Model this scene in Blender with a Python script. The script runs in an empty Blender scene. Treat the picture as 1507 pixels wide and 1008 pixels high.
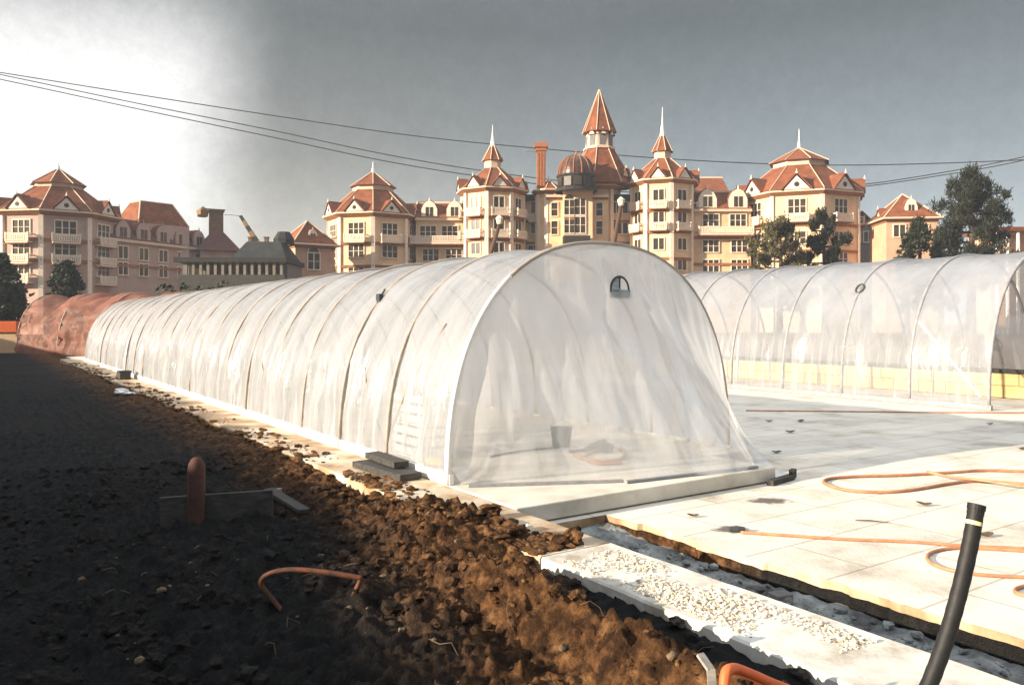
import bpy, bmesh, math, random
from mathutils import Vector, Matrix, noise

random.seed(7)
scn = bpy.context.scene
COL = scn.collection
PI = math.pi
R_ = math.radians

# ------------------------------------------------------------------ camera model
F, CX, HY, EYE = 1180.0, 753.5, 472.0, 1.65
TH = R_(34.2)
CA, SA = math.cos(TH), math.sin(TH)


def P(px, py, Y):
    return Vector(((px - CX) / F * Y, Y, EYE + (HY - py) / F * Y))


def gnd(px, py, z=0.0):
    return P(px, py, F * (EYE - z) / (py - HY))


def pa(v):
    return Vector((v.x * CA + v.y * SA, -v.x * SA + v.y * CA, v.z))


def wl(p, a, z=0.0):
    return Vector((p * CA - a * SA, p * SA + a * CA, z))


def lx(px, Y):
    return (px - CX) / F * Y


def zz(py, Y):
    return EYE + (HY - py) / F * Y


def sstep(x, a, b):
    if a == b:
        return 0.0 if x < a else 1.0
    t = max(0.0, min(1.0, (x - a) / (b - a)))
    return t * t * (3 - 2 * t)


def N3(x, y, z=0.0):
    return noise.noise(Vector((x, y, z)))


def fbm(x, y, z=0.0, o=4):
    s, a, f = 0.0, 1.0, 1.0
    for _ in range(o):
        s += a * N3(x * f, y * f, z + 3.1 * f)
        a *= 0.5
        f *= 2.05
    return s


# ------------------------------------------------------------------ mesh builder
def _ico(sub):
    bm = bmesh.new()
    bmesh.ops.create_icosphere(bm, subdivisions=sub, radius=1.0)
    bm.verts.ensure_lookup_table()
    v = [x.co.copy() for x in bm.verts]
    f = [[q.index for q in x.verts] for x in bm.faces]
    bm.free()
    return v, f


ICO = {1: _ico(1), 2: _ico(2), 3: _ico(3)}


class MB:
    def __init__(s):
        s.v, s.f, s.m = [], [], []

    def add(s, vs, fs, mi=0):
        b = len(s.v)
        s.v += [tuple(q) for q in vs]
        for q in fs:
            s.f.append([b + i for i in q])
            s.m.append(mi)

    def obox(s, c, ux, uy, uz, mi=0):
        c = Vector(c)
        vs = []
        for k in (-1, 1):
            for j in (-1, 1):
                for i in (-1, 1):
                    vs.append(c + ux * i + uy * j + uz * k)
        s.add(vs, [(0, 2, 3, 1), (4, 5, 7, 6), (0, 1, 5, 4), (2, 6, 7, 3), (0, 4, 6, 2), (1, 3, 7, 5)], mi)

    def box(s, c, sz, rz=0.0, mi=0):
        cr, sr = math.cos(rz), math.sin(rz)
        s.obox(c, Vector((cr, sr, 0)) * sz[0] / 2, Vector((-sr, cr, 0)) * sz[1] / 2, Vector((0, 0, sz[2] / 2)), mi)

    def bb(s, x0, x1, y0, y1, z0, z1, mi=0):
        s.box(((x0 + x1) / 2, (y0 + y1) / 2, (z0 + z1) / 2), (x1 - x0, y1 - y0, z1 - z0), 0, mi)

    def beam(s, a, b, w, h, mi=0):
        a, b = Vector(a), Vector(b)
        d = b - a
        L = d.length
        d.normalize()
        up = Vector((0, 0, 1)) if abs(d.z) < 0.95 else Vector((0, 1, 0))
        sx = d.cross(up).normalized()
        uz = sx.cross(d)
        s.obox((a + b) / 2, sx * w / 2, d * L / 2, uz * h / 2, mi)

    def frustum(s, c, n, r0, r1, z0, z1, rot=0.0, mi=0, cap=True):
        # facet k has its outward normal at angle rot+k*2pi/n, measured from -Y towards +X
        vs = []
        for (r, z) in ((r0, z0), (r1, z1)):
            for k in range(n):
                t = rot + (k - 0.5) * 2 * PI / n
                vs.append((c[0] + r * math.sin(t), c[1] - r * math.cos(t), z))
        fs = [(k, (k + 1) % n, n + (k + 1) % n, n + k) for k in range(n)]
        if cap:
            fs.append(tuple(range(n - 1, -1, -1)))
            fs.append(tuple(range(n, 2 * n)))
        s.add(vs, fs, mi)

    def tube(s, pts, r, seg=8, mi=0, cap=True):
        pts = [Vector(q) for q in pts]
        n = len(pts)
        rs = r if isinstance(r, (list, tuple)) else [r] * n
        vs = []
        prev = None
        for i in range(n):
            d = (pts[min(i + 1, n - 1)] - pts[max(i - 1, 0)]).normalized()
            if prev is None:
                u = d.cross(Vector((0, 0, 1)))
                if u.length < 1e-3:
                    u = d.cross(Vector((0, 1, 0)))
            else:
                u = prev - d * prev.dot(d)
            u.normalize()
            prev = u
            w = d.cross(u)
            for k in range(seg):
                t = 2 * PI * k / seg
                vs.append(pts[i] + (u * math.cos(t) + w * math.sin(t)) * rs[i])
        fs = []
        for i in range(n - 1):
            for k in range(seg):
                a, b = i * seg + k, i * seg + (k + 1) % seg
                fs.append((a, b, b + seg, a + seg))
        if cap:
            fs.append(tuple(range(seg - 1, -1, -1)))
            fs.append(tuple(range((n - 1) * seg, n * seg)))
        s.add(vs, fs, mi)

    def lump(s, c, r, seed=0.0, sub=1, mi=0, amp=0.45, sq=(1, 1, 1)):
        c = Vector(c)
        v, f = ICO[sub]
        vs = []
        for q in v:
            k = 1 + amp * noise.noise(q * 1.3 + Vector((seed, seed * 0.7, -seed))) + 0.5 * amp * noise.noise(q * 3.1 + Vector((-seed, seed, seed)))
            vs.append((c.x + q.x * r * k * sq[0], c.y + q.y * r * k * sq[1], c.z + q.z * r * k * sq[2]))
        s.add(vs, f, mi)

    def prism(s, poly, d0, d1, axis='y', mi=0):
        # poly in (x,z) extruded along y, or (x,y) extruded along z
        n = len(poly)
        if axis == 'y':
            vs = [(q[0], d0, q[1]) for q in poly] + [(q[0], d1, q[1]) for q in poly]
        else:
            vs = [(q[0], q[1], d0) for q in poly] + [(q[0], q[1], d1) for q in poly]
        fs = [tuple(range(n)), tuple(range(2 * n - 1, n - 1, -1))]
        fs += [(k, n + k, n + (k + 1) % n, (k + 1) % n) for k in range(n)]
        s.add(vs, fs, mi)

    def build(s, name, mats, parent=None, smooth=False, loc=None, rz=0.0, fix=True, bevel=0.0):
        me = bpy.data.meshes.new(name)
        me.from_pydata(s.v, [], s.f)
        for m in (mats if isinstance(mats, (list, tuple)) else [mats]):
            me.materials.append(m)
        me.polygons.foreach_set('material_index', s.m)
        if fix:
            bm = bmesh.new()
            bm.from_mesh(me)
            bmesh.ops.recalc_face_normals(bm, faces=bm.faces)
            bm.to_mesh(me)
            bm.free()
        if smooth:
            me.polygons.foreach_set('use_smooth', [True] * len(me.polygons))
        me.update()
        o = bpy.data.objects.new(name, me)
        COL.objects.link(o)
        if parent:
            o.parent = parent
        if loc is not None:
            o.location = loc
        o.rotation_euler = (0, 0, rz)
        if bevel:
            b = o.modifiers.new('bevel', 'BEVEL')
            b.width = bevel
            b.segments = 2
            b.limit_method = 'ANGLE'
        return o


def empty(name, loc, rz=0.0):
    o = bpy.data.objects.new(name, None)
    o.empty_display_size = 0.3
    COL.objects.link(o)
    o.location = loc
    o.rotation_euler = (0, 0, rz)
    return o


def tag(o, label=None, cat=None, group=None, kind=None):
    if label:
        o['label'] = label
    if cat:
        o['category'] = cat
    if group:
        o['group'] = group
    if kind:
        o['kind'] = kind
    return o


def dup(o, parent=None, loc=None, rz=None, scale=None):
    c = o.copy()
    COL.objects.link(c)
    c.parent = parent
    if loc is not None:
        c.location = loc
    if rz is not None:
        c.rotation_euler = (0, 0, rz)
    if scale is not None:
        c.scale = scale
    return c


# ------------------------------------------------------------------ materials
def nt(name):
    m = bpy.data.materials.new(name)
    m.use_nodes = True
    t = m.node_tree
    t.nodes.clear()
    return m, t


def nd(t, ty, **kw):
    n = t.nodes.new(ty)
    for k, v in kw.items():
        if k in n.inputs:
            n.inputs[k].default_value = v
        else:
            setattr(n, k, v)
    return n


def ramp(t, fac, stops):
    r = t.nodes.new('ShaderNodeValToRGB')
    el = r.color_ramp.elements
    while len(el) < len(stops):
        el.new(0.5)
    for e, (p, c) in zip(el, stops):
        e.position = p
        e.color = (c[0], c[1], c[2], 1)
    t.links.new(fac, r.inputs['Fac'])
    return r.outputs['Color']


def surf(name, stops, scale=5.0, detail=6.0, rough=0.85, bump=0.3, bscale=None, dist=0.02, spec=0.3, coords='Object', stretch=None, wave=None, metal=0.0):
    m, t = nt(name)
    L = t.links.new
    tc = nd(t, 'ShaderNodeTexCoord')
    mp = nd(t, 'ShaderNodeMapping')
    if stretch:
        mp.inputs['Scale'].default_value = stretch
    L(tc.outputs[coords], mp.inputs['Vector'])
    n1 = nd(t, 'ShaderNodeTexNoise', Scale=scale, Detail=detail, Roughness=0.6)
    L(mp.outputs[0], n1.inputs['Vector'])
    c = ramp(t, n1.outputs['Fac'], stops)
    n2 = nd(t, 'ShaderNodeTexNoise', Scale=bscale or scale * 3, Detail=6.0, Roughness=0.65)
    L(mp.outputs[0], n2.inputs['Vector'])
    h = n2.outputs['Fac']
    if wave:
        # horizontal courses (tiles, boards): wave = (courses per metre, depth)
        sx = nd(t, 'ShaderNodeSeparateXYZ')
        L(tc.outputs['Object'], sx.inputs[0])
        mu = nd(t, 'ShaderNodeMath', operation='MULTIPLY')
        mu.inputs[1].default_value = wave[0]
        L(sx.outputs['Z'], mu.inputs[0])
        fr = nd(t, 'ShaderNodeMath', operation='FRACT')
        L(mu.outputs[0], fr.inputs[0])
        ma = nd(t, 'ShaderNodeMath', operation='MULTIPLY_ADD')
        ma.inputs[1].default_value = wave[1]
        L(fr.outputs[0], ma.inputs[0])
        L(h, ma.inputs[2])
        h = ma.outputs[0]
    bp = nd(t, 'ShaderNodeBump', Strength=bump, Distance=dist)
    L(h, bp.inputs['Height'])
    b = nd(t, 'ShaderNodeBsdfPrincipled', Roughness=rough, Metallic=metal)
    b.inputs['Specular IOR Level'].default_value = spec
    L(c, b.inputs['Base Color'])
    L(bp.outputs[0], b.inputs['Normal'])
    o = nd(t, 'ShaderNodeOutputMaterial')
    L(b.outputs[0], o.inputs['Surface'])
    return m


def sc(c, k):
    return tuple(max(0.0, x * k) for x in c)


def plain(name, c, var=0.2, **kw):
    kw.setdefault('scale', 6.0)
    return surf(name, [(0.3, sc(c, 1 - var)), (0.7, sc(c, 1 + var))], **kw)


def film(name, col, tmin, tmax, gloss=0.12, sscale=(1, 1, 1), nscale=2.0, bump=0.25, transl=0.5, grough=0.16, f0=0.38, f1=0.62, zclear=0.0, streak=0.0):
    m, t = nt(name)
    L = t.links.new
    tc = nd(t, 'ShaderNodeTexCoord')
    mp = nd(t, 'ShaderNodeMapping')
    mp.inputs['Scale'].default_value = sscale
    L(tc.outputs['Object'], mp.inputs['Vector'])
    n1 = nd(t, 'ShaderNodeTexNoise', Scale=nscale, Detail=5.0, Roughness=0.6)
    L(mp.outputs[0], n1.inputs['Vector'])
    mr = nd(t, 'ShaderNodeMapRange')
    mr.inputs['From Min'].default_value = f0
    mr.inputs['From Max'].default_value = f1
    mr.inputs['To Min'].default_value = tmin
    mr.inputs['To Max'].default_value = tmax
    L(n1.outputs['Fac'], mr.inputs['Value'])
    tfac = mr.outputs[0]
    if zclear:
        # clearer towards the foot, cloudier with condensation higher up
        sz = nd(t, 'ShaderNodeSeparateXYZ')
        L(tc.outputs['Object'], sz.inputs[0])
        mz = nd(t, 'ShaderNodeMapRange')
        mz.inputs['From Min'].default_value = 0.2
        mz.inputs['From Max'].default_value = 1.1
        mz.inputs['To Min'].default_value = zclear
        mz.inputs['To Max'].default_value = 0.0
        L(sz.outputs['Z'], mz.inputs['Value'])
        az_ = nd(t, 'ShaderNodeMath', operation='ADD', use_clamp=True)
        L(mr.outputs[0], az_.inputs[0])
        L(mz.outputs[0], az_.inputs[1])
        tfac = az_.outputs[0]
    if streak:
        # bunched folds of film: whiter upright streaks on the lower half
        ms = nd(t, 'ShaderNodeMapping')
        ms.inputs['Scale'].default_value = (0.4, 4.2, 0.32)
        ms.inputs['Rotation'].default_value = (0.12, 0, 0)
        L(tc.outputs['Object'], ms.inputs['Vector'])
        ns = nd(t, 'ShaderNodeTexNoise', Scale=1.3, Detail=3.0, Roughness=0.5, Distortion=0.4)
        L(ms.outputs[0], ns.inputs['Vector'])
        m_a = nd(t, 'ShaderNodeMapRange', interpolation_type='SMOOTHSTEP')
        m_a.inputs['From Min'].default_value = 0.50
        m_a.inputs['From Max'].default_value = 0.60
        L(ns.outputs['Fac'], m_a.inputs['Value'])
        sz2 = nd(t, 'ShaderNodeSeparateXYZ')
        L(tc.outputs['Object'], sz2.inputs[0])
        m_b = nd(t, 'ShaderNodeMapRange', interpolation_type='SMOOTHSTEP')
        m_b.inputs['From Min'].default_value = 1.75
        m_b.inputs['From Max'].default_value = 0.9
        m_b.inputs['To Max'].default_value = streak
        L(sz2.outputs['Z'], m_b.inputs['Value'])
        m_c = nd(t, 'ShaderNodeMath', operation='MULTIPLY')
        L(m_a.outputs[0], m_c.inputs[0])
        L(m_b.outputs[0], m_c.inputs[1])
        m_d = nd(t, 'ShaderNodeMath', operation='SUBTRACT', use_clamp=True)
        L(tfac, m_d.inputs[0])
        L(m_c.outputs[0], m_d.inputs[1])
        tfac = m_d.outputs[0]
    n2 = nd(t, 'ShaderNodeTexNoise', Scale=nscale * 4, Detail=4.0)
    n2.inputs['Distortion'].default_value = 0.8
    L(mp.outputs[0], n2.inputs['Vector'])
    bp = nd(t, 'ShaderNodeBump', Strength=bump, Distance=0.03)
    L(n2.outputs['Fac'], bp.inputs['Height'])
    d = nd(t, 'ShaderNodeBsdfDiffuse')
    d.inputs['Color'].default_value = (*col, 1)
    L(bp.outputs[0], d.inputs['Normal'])
    tl = nd(t, 'ShaderNodeBsdfTranslucent')
    tl.inputs['Color'].default_value = (*col, 1)
    L(bp.outputs[0], tl.inputs['Normal'])
    m1 = nd(t, 'ShaderNodeMixShader', Fac=transl)
    L(d.outputs[0], m1.inputs[1])
    L(tl.outputs[0], m1.inputs[2])
    tr = nd(t, 'ShaderNodeBsdfTransparent')
    k = 0.5
    tr.inputs['Color'].default_value = (1 - k + k * col[0] / max(col), 1 - k + k * col[1] / max(col), 1 - k + k * col[2] / max(col), 1)
    m2 = nd(t, 'ShaderNodeMixShader')
    L(tfac, m2.inputs['Fac'])
    L(m1.outputs[0], m2.inputs[1])
    L(tr.outputs[0], m2.inputs[2])
    g = nd(t, 'ShaderNodeBsdfGlossy', Roughness=grough)
    L(bp.outputs[0], g.inputs['Normal'])
    lw = nd(t, 'ShaderNodeLayerWeight', Blend=0.25)
    L(bp.outputs[0], lw.inputs['Normal'])
    mu = nd(t, 'ShaderNodeMath', operation='MULTIPLY_ADD')
    mu.inputs[1].default_value = gloss * 1.5
    mu.inputs[2].default_value = gloss * 0.5
    L(lw.outputs['Fresnel'], mu.inputs[0])
    m3 = nd(t, 'ShaderNodeMixShader')
    L(mu.outputs[0], m3.inputs['Fac'])
    L(m2.outputs[0], m3.inputs[1])
    L(g.outputs[0], m3.inputs[2])
    o = nd(t, 'ShaderNodeOutputMaterial')
    L(m3.outputs[0], o.inputs['Surface'])
    return m


M = {}
def soil_mat(name, brown, dark, scale, bscale, dist):
    """dug earth: brown beside the kerb, shade painted in as a darker tone further left"""
    m, t = nt(name)
    L = t.links.new
    tc = nd(t, 'ShaderNodeTexCoord')
    n1 = nd(t, 'ShaderNodeTexNoise', Scale=scale, Detail=8.0, Roughness=0.68)
    L(tc.outputs['Object'], n1.inputs['Vector'])
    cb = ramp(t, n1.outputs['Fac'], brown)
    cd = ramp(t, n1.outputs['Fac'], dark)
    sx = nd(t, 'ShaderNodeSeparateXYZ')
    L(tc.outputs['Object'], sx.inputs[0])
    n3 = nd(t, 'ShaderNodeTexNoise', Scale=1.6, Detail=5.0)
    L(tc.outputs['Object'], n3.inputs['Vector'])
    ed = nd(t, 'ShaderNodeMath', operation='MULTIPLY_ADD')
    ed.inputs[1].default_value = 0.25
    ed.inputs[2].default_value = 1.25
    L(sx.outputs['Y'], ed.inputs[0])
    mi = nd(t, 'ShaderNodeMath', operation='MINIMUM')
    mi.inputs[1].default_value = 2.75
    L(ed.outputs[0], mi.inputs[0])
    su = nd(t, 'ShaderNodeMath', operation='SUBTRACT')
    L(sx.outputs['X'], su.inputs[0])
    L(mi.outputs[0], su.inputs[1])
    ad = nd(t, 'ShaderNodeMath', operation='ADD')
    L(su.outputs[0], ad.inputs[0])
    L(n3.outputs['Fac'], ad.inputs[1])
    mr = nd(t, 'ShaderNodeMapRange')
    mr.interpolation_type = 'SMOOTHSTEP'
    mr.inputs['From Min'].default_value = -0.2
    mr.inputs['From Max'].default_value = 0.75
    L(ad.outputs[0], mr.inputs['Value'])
    # shade beside the near kerb, put into the soil colour
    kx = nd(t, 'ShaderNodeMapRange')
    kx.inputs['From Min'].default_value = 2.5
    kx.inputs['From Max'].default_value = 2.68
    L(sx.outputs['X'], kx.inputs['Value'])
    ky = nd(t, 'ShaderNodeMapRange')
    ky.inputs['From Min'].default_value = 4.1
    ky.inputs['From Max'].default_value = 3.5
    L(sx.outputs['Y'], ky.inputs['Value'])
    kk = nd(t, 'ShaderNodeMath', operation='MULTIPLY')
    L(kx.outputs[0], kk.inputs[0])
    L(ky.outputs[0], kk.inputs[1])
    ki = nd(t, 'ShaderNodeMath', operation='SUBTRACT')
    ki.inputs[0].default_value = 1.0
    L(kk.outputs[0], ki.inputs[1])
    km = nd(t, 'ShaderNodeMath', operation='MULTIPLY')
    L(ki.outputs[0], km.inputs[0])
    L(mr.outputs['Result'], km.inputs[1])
    mx = nd(t, 'ShaderNodeMixRGB')  # darker ramp on the left puts shade into the soil colour
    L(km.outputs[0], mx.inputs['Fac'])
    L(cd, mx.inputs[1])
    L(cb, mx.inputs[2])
    n2 = nd(t, 'ShaderNodeTexNoise', Scale=bscale, Detail=9.0, Roughness=0.72)
    L(tc.outputs['Object'], n2.inputs['Vector'])
    bp = nd(t, 'ShaderNodeBump', Strength=1.0, Distance=dist)
    L(n2.outputs['Fac'], bp.inputs['Height'])
    b = nd(t, 'ShaderNodeBsdfPrincipled', Roughness=0.95)
    b.inputs['Specular IOR Level'].default_value = 0.1
    L(mx.outputs[0], b.inputs['Base Color'])
    L(bp.outputs[0], b.inputs['Normal'])
    o = nd(t, 'ShaderNodeOutputMaterial')
    L(b.outputs[0], o.inputs['Surface'])
    return m


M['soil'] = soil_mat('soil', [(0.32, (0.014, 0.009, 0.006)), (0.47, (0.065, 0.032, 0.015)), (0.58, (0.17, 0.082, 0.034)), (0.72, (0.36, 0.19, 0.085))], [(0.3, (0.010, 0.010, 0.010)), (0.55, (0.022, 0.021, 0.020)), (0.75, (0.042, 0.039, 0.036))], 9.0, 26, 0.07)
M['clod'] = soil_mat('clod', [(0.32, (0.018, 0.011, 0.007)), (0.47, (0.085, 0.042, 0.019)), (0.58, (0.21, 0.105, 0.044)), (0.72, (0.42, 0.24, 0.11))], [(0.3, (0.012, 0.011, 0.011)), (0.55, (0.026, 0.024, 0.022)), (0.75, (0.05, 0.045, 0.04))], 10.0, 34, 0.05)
M['kerbdirt'] = surf('soiled_concrete', [(0.30, (0.15, 0.085, 0.04)), (0.45, (0.36, 0.25, 0.15)), (0.58, (0.55, 0.45, 0.33)), (0.72, (0.70, 0.63, 0.52))], scale=1.7, detail=9, bump=0.4, bscale=30, dist=0.015)
M['conc'] = surf('pale_concrete', [(0.30, (0.34, 0.29, 0.22)), (0.44, (0.52, 0.48, 0.41)), (0.56, (0.62, 0.59, 0.52)), (0.75, (0.72, 0.70, 0.64))], scale=4.0, bump=0.35, bscale=40, dist=0.01)
M['greyconc'] = surf('grey_concrete', [(0.3, (0.33, 0.32, 0.30)), (0.7, (0.52, 0.51, 0.48))], scale=5.0, bump=0.3, bscale=40, dist=0.01)
M['trench'] = surf('trench_mud', [(0.32, (0.05, 0.048, 0.044)), (0.46, (0.15, 0.155, 0.15)), (0.58, (0.27, 0.285, 0.275)), (0.72, (0.46, 0.46, 0.44))], scale=4.5, detail=9, bump=0.7, bscale=24, dist=0.03)
M['basefloor'] = surf('sandy_concrete', [(0.3, (0.46, 0.42, 0.34)), (0.7, (0.66, 0.61, 0.52))], scale=3.0, bump=0.3, bscale=40, dist=0.01)
M['straw'] = surf('stones_and_roots', [(0.3, (0.07, 0.045, 0.025)), (0.6, (0.15, 0.105, 0.06)), (0.75, (0.28, 0.21, 0.14))], scale=5)
M['gravel'] = surf('gravel', [(0.34, (0.26, 0.17, 0.09)), (0.48, (0.55, 0.47, 0.36)), (0.66, (0.80, 0.76, 0.68))], scale=26.0, bump=0.2)
M['film'] = film('white_film', (0.585, 0.60, 0.63), 0.22, 0.56, streak=0.34, gloss=0.26, grough=0.15, sscale=(0.6, 2.4, 0.5), nscale=1.4, bump=0.6, f0=0.33, f1=0.67)
M['endfilm'] = film('end_film', (0.97, 0.98, 1.0), 0.10, 0.38, zclear=0.42, f0=0.3, f1=0.7, gloss=0.12, transl=0.75, sscale=(1.3, 1, 0.5), nscale=1.0, bump=0.3)
M['film2'] = film('clear_film', (0.56, 0.58, 0.615), 0.40, 0.64, streak=0.2, zclear=0.16, grough=0.16, gloss=0.26, sscale=(0.8, 1.0, 0.6), nscale=1.2, bump=0.35, f0=0.3, f1=0.7)
M['salmon'] = film('salmon_film', (0.36, 0.19, 0.145), 0.18, 0.55, gloss=0.010, grough=0.4, nscale=0.9, bump=0.5)
M['hoop'] = plain('hoop_pipe', (0.32, 0.27, 0.225), 0.2, rough=0.55, spec=0.4)
M['whitetrim'] = plain('white_trim', (0.78, 0.76, 0.72), 0.06, bump=0.1)
M['rail'] = plain('grey_rail', (0.24, 0.24, 0.25), 0.2, rough=0.5)
M['vent'] = plain('vent_plastic', (0.045, 0.05, 0.055), 0.2, rough=0.45)
M['ventpane'] = plain('vent_pane', (0.25, 0.28, 0.31), 0.3, rough=0.2, scale=20)
M['black'] = surf('black_pipe', [(0.3, (0.006, 0.006, 0.007)), (0.7, (0.015, 0.0145, 0.0145))], scale=30, rough=0.6, bump=0.25, bscale=90, dist=0.004, spec=0.35)
M['tape'] = plain('tape', (0.75, 0.60, 0.30), 0.1)
M['orange'] = surf('orange_plastic', [(0.3, (0.55, 0.10, 0.03)), (0.7, (0.72, 0.17, 0.05))], scale=9, rough=0.5, bump=0.15)
M['redpost'] = surf('shaded_red_clay', [(0.3, (0.035, 0.018, 0.014)), (0.7, (0.085, 0.033, 0.023))], scale=7, rough=0.8, bump=0.3)  # red darkened so the colour carries the shade at the marker post
M['dullorange'] = surf('shaded_orange', [(0.35, (0.03, 0.016, 0.010)), (0.55, (0.10, 0.032, 0.014)), (0.75, (0.20, 0.055, 0.022))], scale=12, rough=0.7, bump=0.3)  # orange darkened, shade over the left soil put into the loop's colour
M['shadeboard'] = surf('shaded_board', [(0.3, (0.025, 0.023, 0.021)), (0.7, (0.065, 0.06, 0.056))], scale=5, rough=0.9, bump=0.4, stretch=(1, 6, 6))  # board grey lowered, putting the shade by the pit into the colour
M['tileshade'] = surf('shaded_tile', [(0.25, (0.085, 0.035, 0.026)), (0.75, (0.15, 0.062, 0.045))], scale=1.2, bump=0.9, bscale=6, wave=(3.0, 1.2), dist=0.06)  # roof tile with the left roofs' shade put into its colour
M['copper'] = surf('copper_hose', [(0.3, (0.30, 0.125, 0.065)), (0.7, (0.52, 0.25, 0.13))], scale=6, rough=0.5, bump=0.1)
M['darkwood'] = surf('dark_timber', [(0.3, (0.020, 0.020, 0.019)), (0.7, (0.075, 0.07, 0.062))], scale=4, stretch=(1, 8, 8), rough=0.8, bump=0.3)
M['wood'] = surf('grey_timber', [(0.3, (0.16, 0.15, 0.13)), (0.7, (0.34, 0.32, 0.28))], scale=4, stretch=(1, 8, 8), rough=0.85, bump=0.3)
M['scrap'] = plain('white_scrap', (0.75, 0.75, 0.74), 0.1)
M['stain'] = plain('wet_stain', (0.17, 0.145, 0.125), 0.3, rough=0.6)
def stain_mat():
    m, t = nt('damp_stain')
    L = t.links.new
    tc = nd(t, 'ShaderNodeTexCoord')
    mp = nd(t, 'ShaderNodeMapping')
    mp.inputs['Location'].default_value = (-1, -1, 0)
    mp.inputs['Scale'].default_value = (2, 2, 0)
    L(tc.outputs['Generated'], mp.inputs['Vector'])
    ln = nd(t, 'ShaderNodeVectorMath', operation='LENGTH')
    L(mp.outputs[0], ln.inputs[0])
    nz_ = nd(t, 'ShaderNodeTexNoise', Scale=9.0, Detail=7.0)
    L(tc.outputs['Object'], nz_.inputs['Vector'])
    ad = nd(t, 'ShaderNodeMath', operation='MULTIPLY_ADD')
    ad.inputs[1].default_value = 1.1
    L(nz_.outputs['Fac'], ad.inputs[0])
    L(ln.outputs['Value'], ad.inputs[2])
    mr = nd(t, 'ShaderNodeMapRange')
    mr.inputs['From Min'].default_value = 0.95
    mr.inputs['From Max'].default_value = 1.35
    mr.inputs['To Min'].default_value = 0.85
    mr.inputs['To Max'].default_value = 0.0
    L(ad.outputs[0], mr.inputs['Value'])
    b = nd(t, 'ShaderNodeBsdfPrincipled', Roughness=0.5)
    b.inputs['Base Color'].default_value = (0.13, 0.105, 0.085, 1)
    tr = nd(t, 'ShaderNodeBsdfTransparent')
    mx = nd(t, 'ShaderNodeMixShader')
    L(mr.outputs[0], mx.inputs['Fac'])
    L(tr.outputs[0], mx.inputs[1])
    L(b.outputs[0], mx.inputs[2])
    o = nd(t, 'ShaderNodeOutputMaterial')
    L(mx.outputs[0], o.inputs['Surface'])
    return m


M['stain'] = stain_mat()
M['leafdark'] = plain('dead_leaf', (0.10, 0.065, 0.04), 0.4)
M['block'] = None
M['yellow'] = plain('yellow_sack', (0.80, 0.52, 0.12), 0.1)
M['bucket'] = plain('grey_bucket', (0.035, 0.042, 0.05), 0.2, rough=0.6)
M['cable'] = plain('cable', (0.03, 0.03, 0.03), 0.2)
# buildings
M['cream'] = surf('cream_wall', [(0.25, (0.50, 0.33, 0.19)), (0.5, (0.68, 0.47, 0.285)), (0.75, (0.77, 0.56, 0.36))], scale=0.45, detail=9, bump=0.5, bscale=3, wave=(4.0, 0.6), dist=0.03)
M['pink'] = surf('pink_wall', [(0.3, (0.42, 0.25, 0.16)), (0.7, (0.54, 0.34, 0.23))], scale=0.6, bump=0.5, bscale=3, wave=(4.0, 0.6), dist=0.03)
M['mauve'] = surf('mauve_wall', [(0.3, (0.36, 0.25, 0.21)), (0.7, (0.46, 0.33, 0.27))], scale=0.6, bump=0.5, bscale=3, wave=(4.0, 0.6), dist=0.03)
M['tile'] = surf('terracotta_tile', [(0.25, (0.10, 0.030, 0.012)), (0.5, (0.175, 0.052, 0.019)), (0.75, (0.27, 0.088, 0.034))], scale=0.9, detail=9, bump=0.9, bscale=6, wave=(3.0, 1.2), dist=0.06)
M['slate'] = surf('grey_slate', [(0.3, (0.014, 0.015, 0.015)), (0.7, (0.034, 0.036, 0.035))], scale=1.0, bump=0.8, bscale=6, wave=(3.0, 1.0), dist=0.05)
M['trimw'] = plain('pale_trim', (0.68, 0.57, 0.45), 0.1, scale=2)
M['pale'] = plain('pale_ridge', (0.60, 0.45, 0.32), 0.08, scale=2)
M['brown'] = plain('brown_course', (0.26, 0.11, 0.045), 0.2, scale=2)
M['glass'] = surf('window_glass', [(0.3, (0.02, 0.016, 0.012)), (0.7, (0.06, 0.045, 0.03))], scale=0.9, rough=0.25, bump=0.0)
M['dimwall'] = plain('shaded_green_wall', (0.045, 0.042, 0.036), 0.25, scale=2)  # station parapet, with the left wing's shadow put into the colour
M['dimcol'] = plain('shaded_column', (0.19, 0.16, 0.125), 0.2, scale=2)  # station columns dimmed, shadow painted in as a darker tone
M['darkroof'] = plain('dark_flat_roof', (0.025, 0.022, 0.02), 0.2)
M['stackb'] = surf('dark_brown_stack', [(0.3, (0.10, 0.055, 0.03)), (0.7, (0.20, 0.12, 0.065))], scale=2, bump=0.4)  # dark brown tone for the stack and small chimneys
M['brick'] = surf('brick_stack', [(0.3, (0.24, 0.085, 0.035)), (0.7, (0.38, 0.15, 0.06))], scale=3, bump=0.5, wave=(5.0, 0.8))
M['copperdome'] = surf('bronze_glass_dome', [(0.3, (0.025, 0.012, 0.008)), (0.6, (0.10, 0.045, 0.024)), (0.8, (0.24, 0.13, 0.075))], scale=1.4, rough=0.35, bump=0.3)
M['greywall'] = plain('grey_wall', (0.15, 0.14, 0.13), 0.2, scale=2)
M['needle'] = surf('pine_needles', [(0.3, (0.008, 0.011, 0.006)), (0.6, (0.020, 0.024, 0.012)), (0.8, (0.045, 0.042, 0.022))], scale=1.5, rough=0.75, bump=0)
M['leaf'] = surf('foliage', [(0.3, (0.012, 0.016, 0.007)), (0.6, (0.028, 0.033, 0.014)), (0.8, (0.06, 0.055, 0.024))], scale=1.5, rough=0.7, bump=0)
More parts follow.
